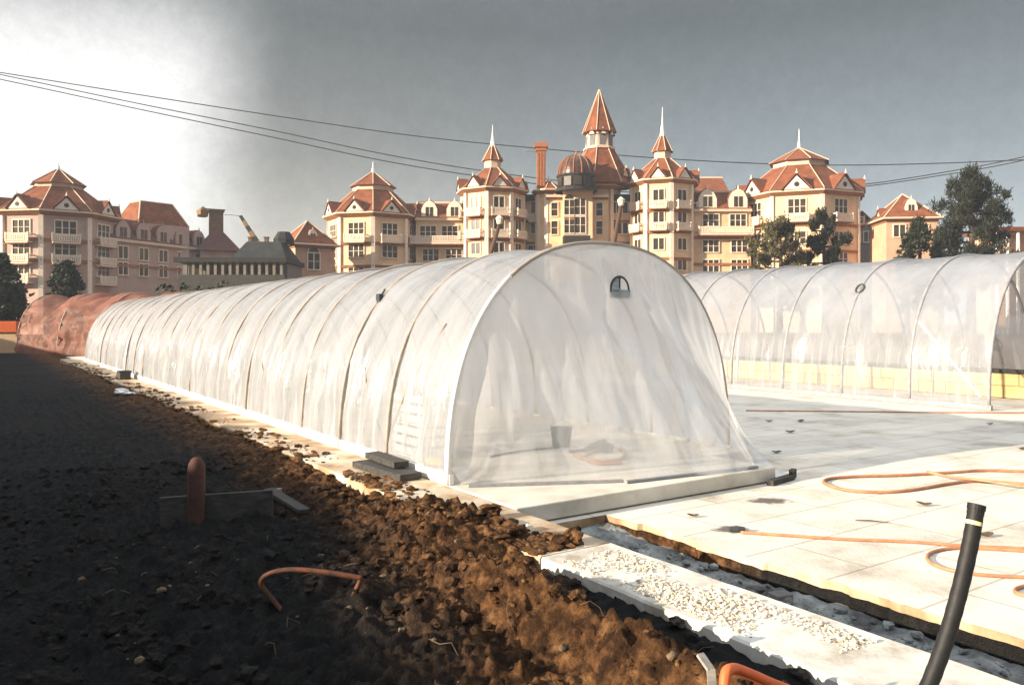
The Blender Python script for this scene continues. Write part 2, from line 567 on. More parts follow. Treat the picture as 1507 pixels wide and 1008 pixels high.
M['leaf2'] = surf('foliage_pale', [(0.3, (0.025, 0.03, 0.010)), (0.55, (0.075, 0.065, 0.025)), (0.78, (0.30, 0.23, 0.10))], scale=1.1, rough=0.7, bump=0)
M['bark'] = plain('bark', (0.07, 0.05, 0.035), 0.3)
M['cranebox'] = plain('crane_paint', (0.20, 0.12, 0.05), 0.2)
M['lamp'] = plain('lamp_glass', (0.75, 0.66, 0.5), 0.1, rough=0.3)
M['post'] = plain('lamp_post', (0.09, 0.045, 0.022), 0.2)


def paving_mat():
    m, t = nt('paving')
    L = t.links.new
    tc = nd(t, 'ShaderNodeTexCoord')
    br = nd(t, 'ShaderNodeTexBrick')
    br.inputs['Scale'].default_value = 1.0
    br.inputs['Mortar Size'].default_value = 0.010
    br.inputs['Mortar Smooth'].default_value = 0.3
    br.inputs['Brick Width'].default_value = 1.25
    br.inputs['Row Height'].default_value = 0.62
    br.offset = 0.5
    br.inputs['Color1'].default_value = (0.68, 0.635, 0.55, 1)
    br.inputs['Color2'].default_value = (0.60, 0.565, 0.50, 1)
    br.inputs['Mortar'].default_value = (0.42, 0.38, 0.31, 1)
    L(tc.outputs['Object'], br.inputs['Vector'])
    n1 = nd(t, 'ShaderNodeTexNoise', Scale=1.1, Detail=8.0, Roughness=0.65)
    L(tc.outputs['Object'], n1.inputs['Vector'])
    st = ramp(t, n1.outputs['Fac'], [(0.28, (0.50, 0.45, 0.39)), (0.40, (0.82, 0.79, 0.74)), (0.5, (1.0, 0.98, 0.95)), (0.7, (1.10, 1.08, 1.05))])
    mx = nd(t, 'ShaderNodeMixRGB', blend_type='MULTIPLY')
    mx.inputs['Fac'].default_value = 1.0
    L(br.outputs['Color'], mx.inputs[1])
    L(st, mx.inputs[2])
    n2 = nd(t, 'ShaderNodeTexNoise', Scale=35.0, Detail=6.0)
    L(tc.outputs['Object'], n2.inputs['Vector'])
    ma = nd(t, 'ShaderNodeMath', operation='MULTIPLY_ADD')
    ma.inputs[1].default_value = -1.0
    L(br.outputs['Fac'], ma.inputs[0])
    L(n2.outputs['Fac'], ma.inputs[2])
    bp = nd(t, 'ShaderNodeBump', Strength=0.35, Distance=0.012)
    L(ma.outputs[0], bp.inputs['Height'])
    b = nd(t, 'ShaderNodeBsdfPrincipled', Roughness=0.8)
    L(mx.outputs[0], b.inputs['Base Color'])
    L(bp.outputs[0], b.inputs['Normal'])
    o = nd(t, 'ShaderNodeOutputMaterial')
    L(b.outputs[0], o.inputs['Surface'])
    return m


def block_mat():
    m, t = nt('cream_blocks')
    L = t.links.new
    tc = nd(t, 'ShaderNodeTexCoord')
    mp = nd(t, 'ShaderNodeMapping')
    mp.inputs['Rotation'].default_value = (0, PI / 2, 0)
    L(tc.outputs['Object'], mp.inputs['Vector'])
    n1 = nd(t, 'ShaderNodeTexNoise', Scale=4.0, Detail=5.0)
    L(tc.outputs['Object'], n1.inputs['Vector'])
    c = ramp(t, n1.outputs['Fac'], [(0.3, (0.60, 0.42, 0.18)), (0.7, (0.76, 0.57, 0.29))])
    b = nd(t, 'ShaderNodeBsdfPrincipled', Roughness=0.85)
    L(c, b.inputs['Base Color'])
    o = nd(t, 'ShaderNodeOutputMaterial')
    L(b.outputs[0], o.inputs['Surface'])
    return m


M['pave'] = paving_mat()
M['block'] = block_mat()

# ------------------------------------------------------------------ ground (one sheet to the horizon)
KERB0, KERB1, KTOP = 3.02, 3.62, 0.145
SLAB_P, SLAB_A = 4.50, 5.20


def soil_h(p, a):
    far = sstep(math.hypot(p, a), 60, 90)
    h = 0.02 + 0.10 * fbm(p * 0.35, a * 0.35, 5.0, 3)
    near = 1 - sstep(math.hypot(p - 1.5, a - 5), 12, 25)
    rough = sstep(p, -2.0, 1.2) * (1 - 0.55 * sstep(a, 6.5, 10))
    c1 = abs(N3(p * 2.3, a * 2.3, 1.0))
    c2 = abs(N3(p * 5.5, a * 5.5, 2.0))
    c3 = N3(p * 13, a * 13, 3.0)
    c4 = N3(p * 26, a * 26, 4.0)
    c5 = N3(p * 50, a * 50, 7.0)
    h += near * (0.35 + 0.75 * rough) * (0.07 * (c1 - 0.2) + 0.055 * (c2 - 0.2) + 0.05 * c3 + 0.034 * c4 + 0.020 * c5)
    # mound of clods in the foreground
    h += 0.10 * math.exp(-((p - 1.6) / 0.8) ** 2) * sstep(a, 0.8, 2.2) * (1 - sstep(a, 4.2, 6.0))
    h += 0.26 * math.exp(-((p - 2.46 + 0.08 * N3(a * 1.5, 6.0)) / 0.20) ** 2) * (1 - sstep(a, 3.6, 4.6)) * (0.95 + 0.3 * N3(a * 1.8, 2.0))
    # ditch beside the near kerb
    dit = sstep(p, 2.62, 2.9) * (1 - sstep(a, 3.7, 4.5))
    h = h * (1 - dit) + (0.10 + 0.04 * N3(p * 6, a * 6, 3.0) + 0.02 * N3(p * 20, a * 20)) * dit
    # soil spilled against and over the kerb
    sp = sstep(p, 2.2, 2.95) * sstep(a, 4.0, 4.7) * (1 - sstep(a, 6.3, 7.2))
    h += 0.12 * sp
    h += 0.08 * sstep(p, 2.2, 2.9) * sstep(a, 6.4, 7.2) * (1 - sstep(a, 30, 36))
    if p > KERB0 - 0.02:
        k = p - KERB0
        over = sstep(a, 4.1, 4.6) * (1 - sstep(a, 6.1, 6.9))
        lim = 0.42 + 0.22 * N3(a * 2.2, 7.7)
        keep = 1 - sstep(k, lim * 0.55, lim)
        drop = -0.55
        h = h * (over * keep) + drop * (1 - over * keep)
    if p > 3.9:
        h = -0.55
    if p > 4.55:
        h = -0.30
    # added unseen heap to the west, raised to throw shade over the left soil
    rid = 3.42 + 0.22 * sstep(a, 5.0, 9.0) + 0.17 * sstep(a, 9.5, 12) + 0.12 * sstep(a, 12, 30) + 0.12 * N3(a * 0.22, 3.3) + 0.14 * N3(a * 0.9, 1.3)
    h += rid * math.exp(-((p + 9.6) / 1.7) ** 2) * sstep(a, 2.2, 4.6) * (1 - sstep(a, 62, 70))
    return h * (1 - far) - 0.03 * far


def axis_lines(segs):
    out = []
    for (a, b, st) in segs:
        n = max(1, int(round((b - a) / st)))
        out += [a + (b - a) * i / n for i in range(n)]
    out.append(segs[-1][1])
    return out


ps = axis_lines([(-330, -200, 65), (-200, -40, 20), (-40, -16, 3), (-16, -5, 0.5), (-5, -1.0, 0.12), (-1.0, 0.4, 0.03), (0.4, 3.3, 0.017), (3.3, 4.7, 0.1), (4.7, 30, 5), (30, 200, 20), (200, 330, 65)])
as_ = axis_lines([(-330, -200, 65), (-200, -20, 20), (-20, -4, 2), (-4, 1.2, 0.4), (1.2, 7.0, 0.019), (7.0, 9.0, 0.03), (9.0, 14, 0.1), (14, 36, 0.4), (36, 80, 2), (80, 200, 20), (200, 330, 65)])
g = MB()
for a in as_:
    for p in ps:
        g.v.append((p, a, soil_h(p, a)))
W_ = len(ps)
for j in range(len(as_) - 1):
    for i in range(W_ - 1):
        g.f.append((j * W_ + i, j * W_ + i + 1, (j + 1) * W_ + i + 1, (j + 1) * W_ + i))
        g.m.append(0)
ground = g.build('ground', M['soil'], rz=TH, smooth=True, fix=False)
tag(ground, kind='structure')

# loose clods on the soil
rnd = random.Random(3)
cl = MB()
for i in range(15000):
    p = rnd.uniform(-1.2, 2.98)
    a = 1.3 + 8.5 * rnd.random() ** 1.3
    if p > 2.4 and a < 4.0 and rnd.random() < 0.7:
        continue
    if N3(p * 0.9, a * 0.9, 9.0) < -0.25 * rnd.random():
        continue
    r = 0.005 + 0.042 * rnd.random() ** 7
    if p < 0.6:
        r *= 0.8
    cl.lump((p, a, soil_h(p, a) + r * 0.25), r, i * 0.37, 2 if r > 0.016 else 1, 0, 0.7, (1, rnd.uniform(0.7, 1.3), rnd.uniform(0.5, 0.85)))
for i in range(90):
    p, a = rnd.uniform(0.6, 2.9), rnd.uniform(1.6, 6.5)
    r = 0.006 + 0.02 * rnd.random() ** 3
    cl.lump((p, a, soil_h(p, a) + r * 0.5), r, i * 0.7, 2, 1, 0.35, (1.2, 0.9, 0.8))
for i in range(40):     # root fibres and straw
    p, a = rnd.uniform(0.8, 2.9), rnd.uniform(1.8, 6.0)
    t_ = rnd.uniform(0, 2 * PI)
    ln = rnd.uniform(0.05, 0.16)
    cl.tube([(p + u * ln * math.cos(t_) + 0.02 * math.sin(u * 4 + i), a + u * ln * math.sin(t_), soil_h(p + u * ln * math.cos(t_), a + u * ln * math.sin(t_)) + 0.012 + 0.02 * math.sin(u * PI)) for u in (0, 0.33, 0.66, 1.0)], 0.0018, 4, 1)
for i in range(2600):    # soil crumbs spilt on the far kerb and along its edge
    a = 4.2 + 28 * rnd.random() ** 1.8
    p = KERB0 + 0.42 * rnd.random() ** 1.8 - 0.06
    if N3(a * 0.8, 4.0) < -0.15 + 0.35 * rnd.random() and p > KERB0:
        continue
    r = 0.01 + 0.04 * rnd.random() ** 3
    z = max(KTOP, soil_h(p, a)) if p > KERB0 else soil_h(p, a)
    cl.lump((p, a, z + r * 0.2), r, i * 0.51, 1, 0, 0.6, (1.2, 1.5, 0.6))
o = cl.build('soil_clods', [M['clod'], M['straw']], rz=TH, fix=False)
tag(o, 'brown crumbly clods of earth scattered over the dug soil', 'soil', kind='stuff')

# ------------------------------------------------------------------ kerbs, trench, paving


def kerb_mesh(a0, a1, step=0.25):
    mb = MB()
    n = int((a1 - a0) / step)
    rows = []
    for i in range(n + 1):
        a = a0 + (a1 - a0) * i / n
        jl = 0.012 * N3(a * 3, 1.0) + 0.006 * N3(a * 11, 1.0)
        jr = 0.008 * N3(a * 3, 9.0)
        b = 0.012
        x0, x1 = KERB0 + jl, KERB1 + jr
        prof = [(x0, -0.5), (x0, KTOP - b), (x0 + b, KTOP), (x1 - b, KTOP), (x1, KTOP - b), (x1, -0.5)]
        rows.append([(x, a, z) for x, z in prof])
    k = 6
    for r in rows:
        mb.v += r
    for i in range(n):
        for j in range(k):
            mb.f.append((i * k + j, i * k + (j + 1) % k, (i + 1) * k + (j + 1) % k, (i + 1) * k + j))
            mb.m.append(0)
    mb.f.append(tuple(range(k)))
    mb.f.append(tuple(n * k + j for j in range(k - 1, -1, -1)))
    mb.m += [0, 0]
    return mb


o = kerb_mesh(-5.0, 4.12, 0.06).build('concrete_kerb', M['conc'], rz=TH)
tag(o, 'wide pale concrete kerb strewn with gravel beside the trench, bare near end', 'kerb', 'concrete kerbs')
o = kerb_mesh(4.135, 36.0, 0.12).build('concrete_kerb', M['kerbdirt'], rz=TH)
tag(o, 'long pale kerb half buried in soil along the left foot of the nearest white tunnel', 'kerb', 'concrete kerbs')

gr = MB()
for i in range(5200):
    a = 2.15 + 1.85 * rnd.random()
    p = rnd.uniform(KERB0 + 0.05, KERB1 - 0.10)
    if N3(p * 3, a * 2.2, 2.0) + 0.45 - abs(a - 3.1) * 0.35 < rnd.random() * 0.6:
        continue
    r = rnd.uniform(0.0035, 0.0085) * (1.7 if rnd.random() < 0.12 else 1)
    gr.lump((p, a, KTOP + r * 0.5), r, i * 0.3, 1, 0, 0.5, (1, 1.2, 0.75))
o = gr.build('gravel', M['gravel'], rz=TH, fix=False)
tag(o, 'pale brown gravel spread on the near kerb', 'gravel', kind='stuff')

tm = MB()
ta = axis_lines([(-5, 5.6, 0.06)])
tp = axis_lines([(3.58, 4.62, 0.045)])
for a in ta:
    for p in tp:
        e = sstep(p, 4.30, 4.55) * 0.10 + (1 - sstep(p, 3.6, 3.72)) * 0.06
        end = sstep(a, 4.6, 5.3) * 0.22
        tm.v.append((p, a, -0.155 + e * 0.25 + end * 0.4 + 0.045 * fbm(p * 2.5, a * 2.5, 8.0, 4) + 0.02 * N3(p * 17, a * 17)))
w = len(tp)
for j in range(len(ta) - 1):
    for i in range(w - 1):
        tm.f.append((j * w + i, j * w + i + 1, (j + 1) * w + i + 1, (j + 1) * w + i))
        tm.m.append(0)
o = tm.build('trench_floor', M['trench'], rz=TH, smooth=True, fix=False)
tag(o, kind='structure')

tr_ = MB()
for i in range(700):
    a = rnd.uniform(0.8, 5.1)
    p = rnd.choice((rnd.uniform(3.66, 3.78), rnd.uniform(4.2, 4.46), rnd.uniform(3.66, 4.46)))
    r = 0.006 + 0.03 * rnd.random() ** 5
    tr_.lump((p, a, -0.135 + 0.03 * N3(p * 2.5, a * 2.5, 8.0) + r * 0.3), r, i * 0.77, 1, 0, 0.6, (1, 1.2, 0.7))
o = tr_.build('trench_rubble', M['trench'], rz=TH, fix=False)
tag(o, 'grey rubble crumbs on the trench floor', 'rubble', kind='stuff')

# paving: top sheet with an uneven broken edge along the trench
pv = MB()
edge = []
n = 640
for i in range(n + 1):
    a = -12 + (SLAB_A + 12) * i / n
    edge.append((SLAB_P + 0.03 * N3(a * 1.6, 2.0) + 0.018 * N3(a * 7, 2.0) + 0.02 * max(0.0, N3(a * 17, 2.0)) + 0.03 * (int((a + 20) / 0.62) % 2), a))
top = edge + [(3.75, SLAB_A), (3.75, 42.0)]
out = [(22.0, 42.0), (22.0, -12.0)]
poly = top + out
pv.prism(poly, -0.25, 0.0, axis='z')
pv.m = [0 if i_ < 2 else 1 for i_ in range(len(pv.m))]
o = pv.build('pavement', [M['pave'], M['kerbdirt']], rz=TH)
tag(o, kind='structure')
# rough tan bedding under the slab edge
bd = MB()
for i in range(n):
    (p0, a0), (p1, a1) = edge[i], edge[i + 1]
    if a0 < -4:
        continue
    d0 = 0.03 + 0.05 * abs(N3(a0 * 3, 5.0))
    d1 = 0.03 + 0.05 * abs(N3(a1 * 3, 5.0))
    bd.add([(p0 - 0.010, a0, -0.03 - d0 * 0.45), (p1 - 0.010, a1, -0.03 - d1 * 0.45), (p1 - 0.4 * d1, a1, -0.26), (p0 - 0.4 * d0, a0, -0.26)], [(0, 1, 2, 3)])
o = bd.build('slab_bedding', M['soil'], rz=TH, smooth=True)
tag(o, kind='structure')

# ------------------------------------------------------------------ tunnels


def prof(t, W, H, n=2.35):
    an = PI * (1 - t)
    c, s = math.cos(an), math.sin(an)
    return (W / 2 * math.copysign(abs(c) ** (2 / n), c), H * max(0.0, s) ** (2 / n))


def cover(W, H, a0, spacing, nb, z0, sag, pleat, per=10, nprof=44, seed=0.0, n=2.35, crease=0.3):
    mb = MB()
    rows = nb * per
    for j in range(rows + 1):
        b, fr = divmod(j, per)
        fr /= per
        a = a0 + spacing * j / per
        s = math.sin(PI * fr) ** 2
        for i in range(nprof + 1):
            t = i / nprof
            x, z = prof(t, W, H, n)
            rad = Vector((x, 0, z - H * 0.35 + 0.001)).normalized()
            low = 1 - sstep(z / H, 0.25, 0.75)
            d = -sag * s * (0.4 + 0.6 * sstep(z / H, 0.05, 0.5)) * (0.75 + 0.5 * N3(b * 3.3, seed))
            d += pleat * low * sstep(z, 0.0, 0.25) * (N3(a * 3.6, z * 0.35, seed) + 0.55 * N3(a * 8.5 + z * 1.2, z * 0.3, seed + 4))
            d += crease * pleat * N3(a * 1.9 + z * 2.2, z * 2.4, seed + 9)
            # diagonal drag folds running down from each hoop
            d += 0.5 * pleat * low * s * N3((a * 2.6 - z * 2.9) * 1.6, 0.3 * z, seed + 20)
            d *= sstep(z, 0.0, 0.10)
            mb.v.append((x + rad.x * d, a, z0 + z + rad.z * d))
    w = nprof + 1
    for j in range(rows):
        for i in range(nprof):
            mb.f.append((j * w + i, j * w + i + 1, (j + 1) * w + i + 1, (j + 1) * w + i))
            mb.m.append(0)
    return mb


def hoop_obj(W, H, z0, r, parent, mat, n=2.35):
    mb = MB()
    pts = []
    for i in range(41):
        x, z = prof(i / 40, W, H, n)
        pts.append((x, 0, z0 + z))
    mb.tube(pts, r, 8)
    return mb.build('hoop', mat, parent, smooth=True)


# --- nearest white tunnel
TW, THH = 3.80, 2.31
TCX = KERB1 + 0.02 + TW / 2
PF = 5.28           # platform front edge (a)
HA = 6.40           # front hoop (a)
SP, NB = 1.29, 21
PZ = 0.15

pb = MB()
pb.prism([(KERB1 + 0.012, PF), (6.86, PF), (6.86, HA - 0.25), (KERB1 + TW + 0.10, HA - 0.25), (KERB1 + TW + 0.10, HA + SP * NB + 0.4), (KERB1 + 0.012, HA + SP * NB + 0.4)], 0.012, PZ, axis='z')
o = pb.build('tunnel_base', M['basefloor'], rz=TH, bevel=0.012)
tag(o, 'raised grey concrete base slab under the nearest white tunnel', 'base slab')

t1 = empty('polytunnel', wl(TCX, 0, 0), TH)
tag(t1, 'nearest white film tunnel with closed front and half round vent', 'tunnel', 'white plastic tunnels')
cov = cover(TW, THH, HA, SP, NB, PZ, 0.045, 0.085, per=20, nprof=48).build('film_cover', M['film'], t1, smooth=True, fix=False)
h0 = hoop_obj(TW, THH, PZ, 0.021, t1, M['hoop'])
h0.location = (0, HA, 0)
for k in range(1, NB + 1):
    dup(h0, t1, (0, HA + SP * k, 0))
mb = MB()
mb.bb(-TW / 2 - 0.012, -TW / 2 + 0.035, HA - 0.05, HA + SP * NB, PZ + 0.002, PZ + 0.10)
mb.build('base_rail', M['whitetrim'], t1, bevel=0.005)
mb = MB()
mb.bb(TW / 2 - 0.02, TW / 2 + 0.012, HA - 0.05, HA + SP * NB, PZ + 0.002, PZ + 0.035)
mb.build('base_rail', M['greyconc'], t1)
mb = MB()
mb.tube([(0, HA, PZ + THH - 0.03), (0, HA + SP * NB, PZ + THH - 0.03)], 0.014, 8)
mb.build('ridge_rail', M['hoop'], t1, smooth=True)
for (k, d) in ((1, 1), (1, -0.6), (4, 1)):
    mb = MB()
    x0, z0 = prof(0.012, TW - 0.08, THH)
    x1, z1 = prof(0.20, TW - 0.08, THH)
    mb.tube([(x0, HA + SP * (k + 0.1), PZ + z0), ((x0 + x1) / 2 - 0.09, HA + SP * (k + 0.1 + 0.5 * d), PZ + (z0 + z1) / 2), (x1, HA + SP * (k + 0.1 + d), PZ + z1)], 0.013, 6)
    mb.build('brace', M['hoop'], t1, smooth=True)
mb = MB()
pts = [prof(0.30 * i / 20, TW + 0.02, THH) for i in range(21)]
mb.tube([(x, HA - 0.012, PZ + 0.004 + z) for x, z in pts], [0.032 - 0.0006 * i for i in range(21)], 10)
mb.build('edge_wrap', M['whitetrim'], t1, smooth=True)
# dark clip on the third hoop
mb = MB()
x, z = prof(0.26, TW, THH)
mb.box((x - 0.02, HA + SP * 2 - 0.02, PZ + z + 0.01), (0.05, 0.10, 0.10))
mb.tube([(x - 0.05, HA + SP * 2 - 0.02, PZ + z - 0.05), (x + 0.05, HA + SP * 2 - 0.03, PZ + z + 0.12)], 0.012, 6)
mb.build('clip', M['vent'], t1)

# front end sheet hanging from the front hoop, pulled out to the front at its foot


def end_sheet():
    mb = MB()
    nc, nr = 110, 46
    for i in range(nc + 1):
        s = i / nc
        ang = PI * (1 - s)
        x, z = prof(0.03 + 0.90 * s, TW, THH)
        # foot of the sheet
        bx = -TW / 2 + 0.06 + 3.32 * s + 0.03 * math.sin(s * 31)
        ba = HA - 0.10 - 0.98 * sstep(s, 0.0, 0.75) ** 0.8 + 0.05 * math.sin(s * 23)
        bz = PZ + 0.012 - 0.145 * sstep(s, 0.86, 0.95)
        for j in range(nr + 1):
            v = j / nr
            e = v ** 1.5
            px = x + (bx - x) * v
            a = HA - 0.012 + (ba - HA) * e
            z_ = PZ + z + (bz - PZ - z) * v
            fold = math.sin(PI * v) ** 0.7
            left = 1 - sstep(s, 0.05, 0.30)
            f = (0.045 + 0.10 * left) * fold * N3(px * 3.2 + v * 0.9, v * 0.9, 2.0)
            f += 0.028 * fold * N3(px * 8 - v * 2.0, v * 1.4, 6.0)
            f += 0.05 * sstep(v, 0.5, 1.0) * (1 - sstep(v, 0.93, 1.0)) * math.sin(px * 9 + 2 * N3(px, v))
            # swag lines under the hoop top
            f += 0.03 * fold * (1 - v) * math.sin((px * 0.9 + z_) * 7)
            mb.v.append((px, a - f * 0.9, z_))
    w = nr + 1
    for i in range(nc):
        for j in range(nr):
            mb.f.append((i * w + j, (i + 1) * w + j, (i + 1) * w + j + 1, i * w + j + 1))
            mb.m.append(0)
    return mb


end_sheet().build('end_sheet', M['endfilm'], t1, smooth=True, fix=False)
# back end sheet
mb = MB()
pts = [prof(i / 40, TW, THH) for i in range(41)]
ab = HA + SP * NB + 0.01
mb.v = [(0, ab, PZ + 0.7)] + [(x, ab, PZ + z) for x, z in pts]
mb.f = [(0, i + 1, i + 2) for i in range(40)] + [(0, 41, 1)]
mb.m = [0] * 41
mb.build('end_sheet', M['film'], t1, fix=False)
# batten holding the foot of the sheet
mb = MB()
mb.beam((-TW / 2 + 0.10, HA - 0.20, PZ + 0.015), (-0.5, PF + 0.30, PZ + 0.015), 0.04, 0.025)
mb.build('foot_batten', M['rail'], t1)
mb = MB()
mb.beam((-0.52, PF + 0.24, PZ + 0.017), (1.10, PF + 0.06, PZ + 0.017), 0.04, 0.025)
mb.build('foot_batten', M['rail'], t1)
mb = MB()
mb.beam((1.10, PF - 0.10, 0.03), (1.55, PF - 0.02, 0.03), 0.07, 0.05)
mb.beam((1.53, PF - 0.03, 0.06), (1.62, PF + 0.0, 0.06), 0.05, 0.09)
mb.build('foot_weight', M['darkwood'], t1)
# vent
vx, vz = 5.64 - TCX, 1.96
vn = MB()
rw, rh = 0.118, 0.15
outer = [(rw * 1.12, -0.065), (rw * 1.1, 0.0)] + [(rw * 1.06 * math.cos(PI * k / 18), rh * math.sin(PI * k / 18)) for k in range(1, 18)] + [(-rw * 1.1, 0.0), (-rw * 1.12, -0.065)]
ya = HA - 0.10
ring = [Vector((vx + q[0], ya, vz + q[1])) for q in outer]
vn.tube(ring + [ring[0]], 0.014, 8)
vn.tube([(vx - rw * 1.1, ya, vz), (vx + rw * 1.1, ya, vz)], 0.009, 6)
vn.tube([(vx, ya, vz), (vx, ya, vz + rh)], 0.006, 6)
vn.prism([(vx - 0.03, vz - 0.06), (vx + 0.03, vz - 0.06), (vx, vz - 0.005)], ya - 0.008, ya + 0.008)
vent = vn.build('vent', M['vent'], t1)
vp = MB()
vp.prism([(vx + q[0] * 0.97, vz + q[1] * 0.97) for q in outer], ya + 0.002, ya + 0.012)
vp.build('vent_pane', M['ventpane'], vent)
mb = MB()
mb.prism([(vx + 0.012 + 0.098 * math.cos(t) , vz + 0.01 + 0.125 * math.sin(t)) for t in [PI / 2 * k / 8 for k in range(9)]] + [(vx + 0.012, vz + 0.01)], ya - 0.006, ya + 0.001)
mb.build('vent_flap', M['whitetrim'], vent)

# --- second white tunnel (right), open front
T2W, T2H, T2P, T2A, T2S, T2N = 5.2, 3.02, 15.5, 7.25, 1.5, 22
t2 = empty('polytunnel', wl(T2P + T2W / 2, 0, 0), TH)
tag(t2, 'white film tunnel on the right with an open front end', 'tunnel', 'white plastic tunnels')
cover(T2W, T2H, T2A, T2S, T2N, 0.05, 0.03, 0.05, per=10, nprof=48, seed=31.0).build('film_cover', M['film2'], t2, smooth=True, fix=False)
h1 = hoop_obj(T2W - 0.02, T2H, 0.05, 0.034, t2, M['rail'])
h1.location = (0, T2A, 0)
for k in range(1, T2N + 1):
    dup(h1, t2, (0, T2A + T2S * k, 0))
mb = MB()
mb.bb(-T2W / 2 - 0.02, -T2W / 2 + 0.05, T2A - 0.05, T2A + T2S * T2N, 0.004, 0.10)
mb.bb(T2W / 2 - 0.05, T2W / 2 + 0.02, T2A - 0.05, T2A + T2S * T2N, 0.004, 0.10)
mb.build('base_rail', M['rail'], t2, bevel=0.006)
mb = MB()
mb.tube([(0, T2A, T2H), (0, T2A + T2S * T2N, T2H)], 0.018, 8)
mb.build('ridge_rail', M['rail'], t2)
for (k, d) in ((0, 1), (3, -1)):
    mb = MB()
    x0, z0 = prof(0.012, T2W - 0.08, T2H)
    x1, z1 = prof(0.16, T2W - 0.08, T2H)
    mb.beam((x0, T2A + T2S * (k + 0.5 + (0.4 if d > 0 else -0.4) * -1), 0.05 + z0), (x1, T2A + T2S * (k + 1), 0.05 + z1), 0.05, 0.03)
    mb.build('brace', M['whitetrim'], t2)
# round vent on its side
x, z = prof(0.26, T2W, T2H)
vv = MB()
cpt = Vector((x - 0.03, T2A + T2S * 2.0, 0.05 + z + 0.0))
tdir = Vector((0.62, 0, 0.78))
ring = [cpt + Vector((0, 1, 0)) * 0.09 * math.cos(2 * PI * k / 16) + tdir * 0.12 * math.sin(2 * PI * k / 16) for k in range(17)]
vv.tube(ring, 0.018, 6)
vv.beam(cpt + Vector((0, 0.16, -0.12)), cpt + Vector((0, 0.0, -0.10)), 0.05, 0.05)
vv.build('vent', M['vent'], t2)

# raised bed of blocks inside the right tunnel
rb = empty('block_bed', wl(18.4, 0, 0), TH)
tag(rb, 'low wall of cream blocks with a dark capping inside the right tunnel', 'block wall')
mb = MB()
a = 6.6
row = 0
for row in range(2):
    a = 6.4 - 0.3 * row
    while a < 36:
        mb.bb(-0.14, 0.14, a, a + 0.605, 0.012 + row * 0.262, 0.012 + row * 0.262 + 0.255)
        a += 0.615
mb.build('blocks', M['block'], rb, bevel=0.008)
mb = MB()
mb.bb(-0.20, 0.20, 6.2, 36, 0.54, 0.61)
mb.build('capping', M['darkwood'], rb)

# --- salmon tunnel behind the far end
ts = empty('polytunnel', (lx(24, 40), 40, 0), R_(60))
tag(ts, 'salmon coloured film tunnel sagging between its hoops behind the far end of the white one', 'tunnel')
S_W, S_H, S_S = 3.85, 2.95, 3.5
cs = cover(S_W, S_H, -4 * S_S, S_S, 4, 0.02, 0.50, 0.22, per=28, nprof=50, seed=11.0, crease=1.3).build('film_cover', M['salmon'], ts, smooth=True, fix=False)
cs.location = (S_W / 2, 0, 0)
hs = hoop_obj(S_W, S_H, 0.02, 0.03, ts, M['hoop'])
hs.location = (S_W / 2, 0, 0)
for k in range(1, 5):
    dup(hs, ts, (S_W / 2, -S_S * k, 0))

# orange topped barrier at the left edge
ob = empty('barrier', P(-5, 500, 41) * 1.0, R_(12))
ob.location.z = 0.0
tag(ob, 'low cream wall with an orange top board at the left edge of the picture', 'barrier')
mb = MB()
mb.bb(-3.5, 0.95, -0.15, 0.15, 0.0, 1.05)
mb.build('wall_panel', M['cream'], ob)
mb = MB()
mb.bb(-3.6, 1.0, -0.22, 0.22, 1.05, 1.62)
mb.build('top_board', M['orange'], ob, bevel=0.02)

# ------------------------------------------------------------------ things in and around the nearest tunnel
def rev(mb, prof_, c, seg=24, mi=0):
    vs = []
    for (r, z) in prof_:
        for k in range(seg):
            t = 2 * PI * k / seg
            vs.append((c[0] + r * math.cos(t), c[1] + r * math.sin(t), c[2] + z))
    fs = []
    for i in range(len(prof_) - 1):
        for k in range(seg):
            a, b = i * seg + k, i * seg + (k + 1) % seg
            fs.append((a, b, b + seg, a + seg))
    mb.add(vs, fs, mi)


def smooth_path(pts, n=8):
    pts = [Vector(q) for q in pts]
    out = []
    for i in range(len(pts) - 1):
        p0 = pts[max(i - 1, 0)]
        p1, p2 = pts[i], pts[i + 1]
        p3 = pts[min(i + 2, len(pts) - 1)]
        for k in range(n):
            t = k / n
            out.append(0.5 * ((2 * p1) + (-p0 + p2) * t + (2 * p0 - 5 * p1 + 4 * p2 - p3) * t * t + (-p0 + 3 * p1 - 3 * p2 + p3) * t ** 3))
    out.append(pts[-1])
    return out


bc = gnd(826, 657, PZ)
bk = empty('bucket', (bc.x, bc.y, PZ))
tag(bk, 'round dark grey bucket standing inside the nearest white tunnel', 'bucket')
mb = MB()
rev(mb, [(0.0, 0.0), (0.095, 0.0), (0.105, 0.01), (0.125, 0.21), (0.132, 0.215), (0.132, 0.23), (0.118, 0.23), (0.10, 0.03), (0.0, 0.025)], (0, 0, 0))
mb.build('body', M['bucket'], bk, smooth=True)
mb = MB()
mb.tube([(0.13 * math.cos(t), 0.02, 0.21 + 0.10 * math.sin(t)) for t in [PI * k / 14 for k in range(15)]], 0.005, 6)
mb.build('handle', M['rail'], bk)


def hose(name, pxs, z, r, mat, label, cat, group=None, seg=8):
    pts = [gnd(q[0], q[1], z + r) + Vector((0, 0, q[2] if len(q) > 2 else 0)) for q in pxs]
    c = pts[0].copy()
    c.z = z
    mb = MB()
    mb.tube(smooth_path([q - c for q in pts]), r, seg)
    o = mb.build(name, mat, smooth=True, loc=c)
    tag(o, label, cat, group)
    return o


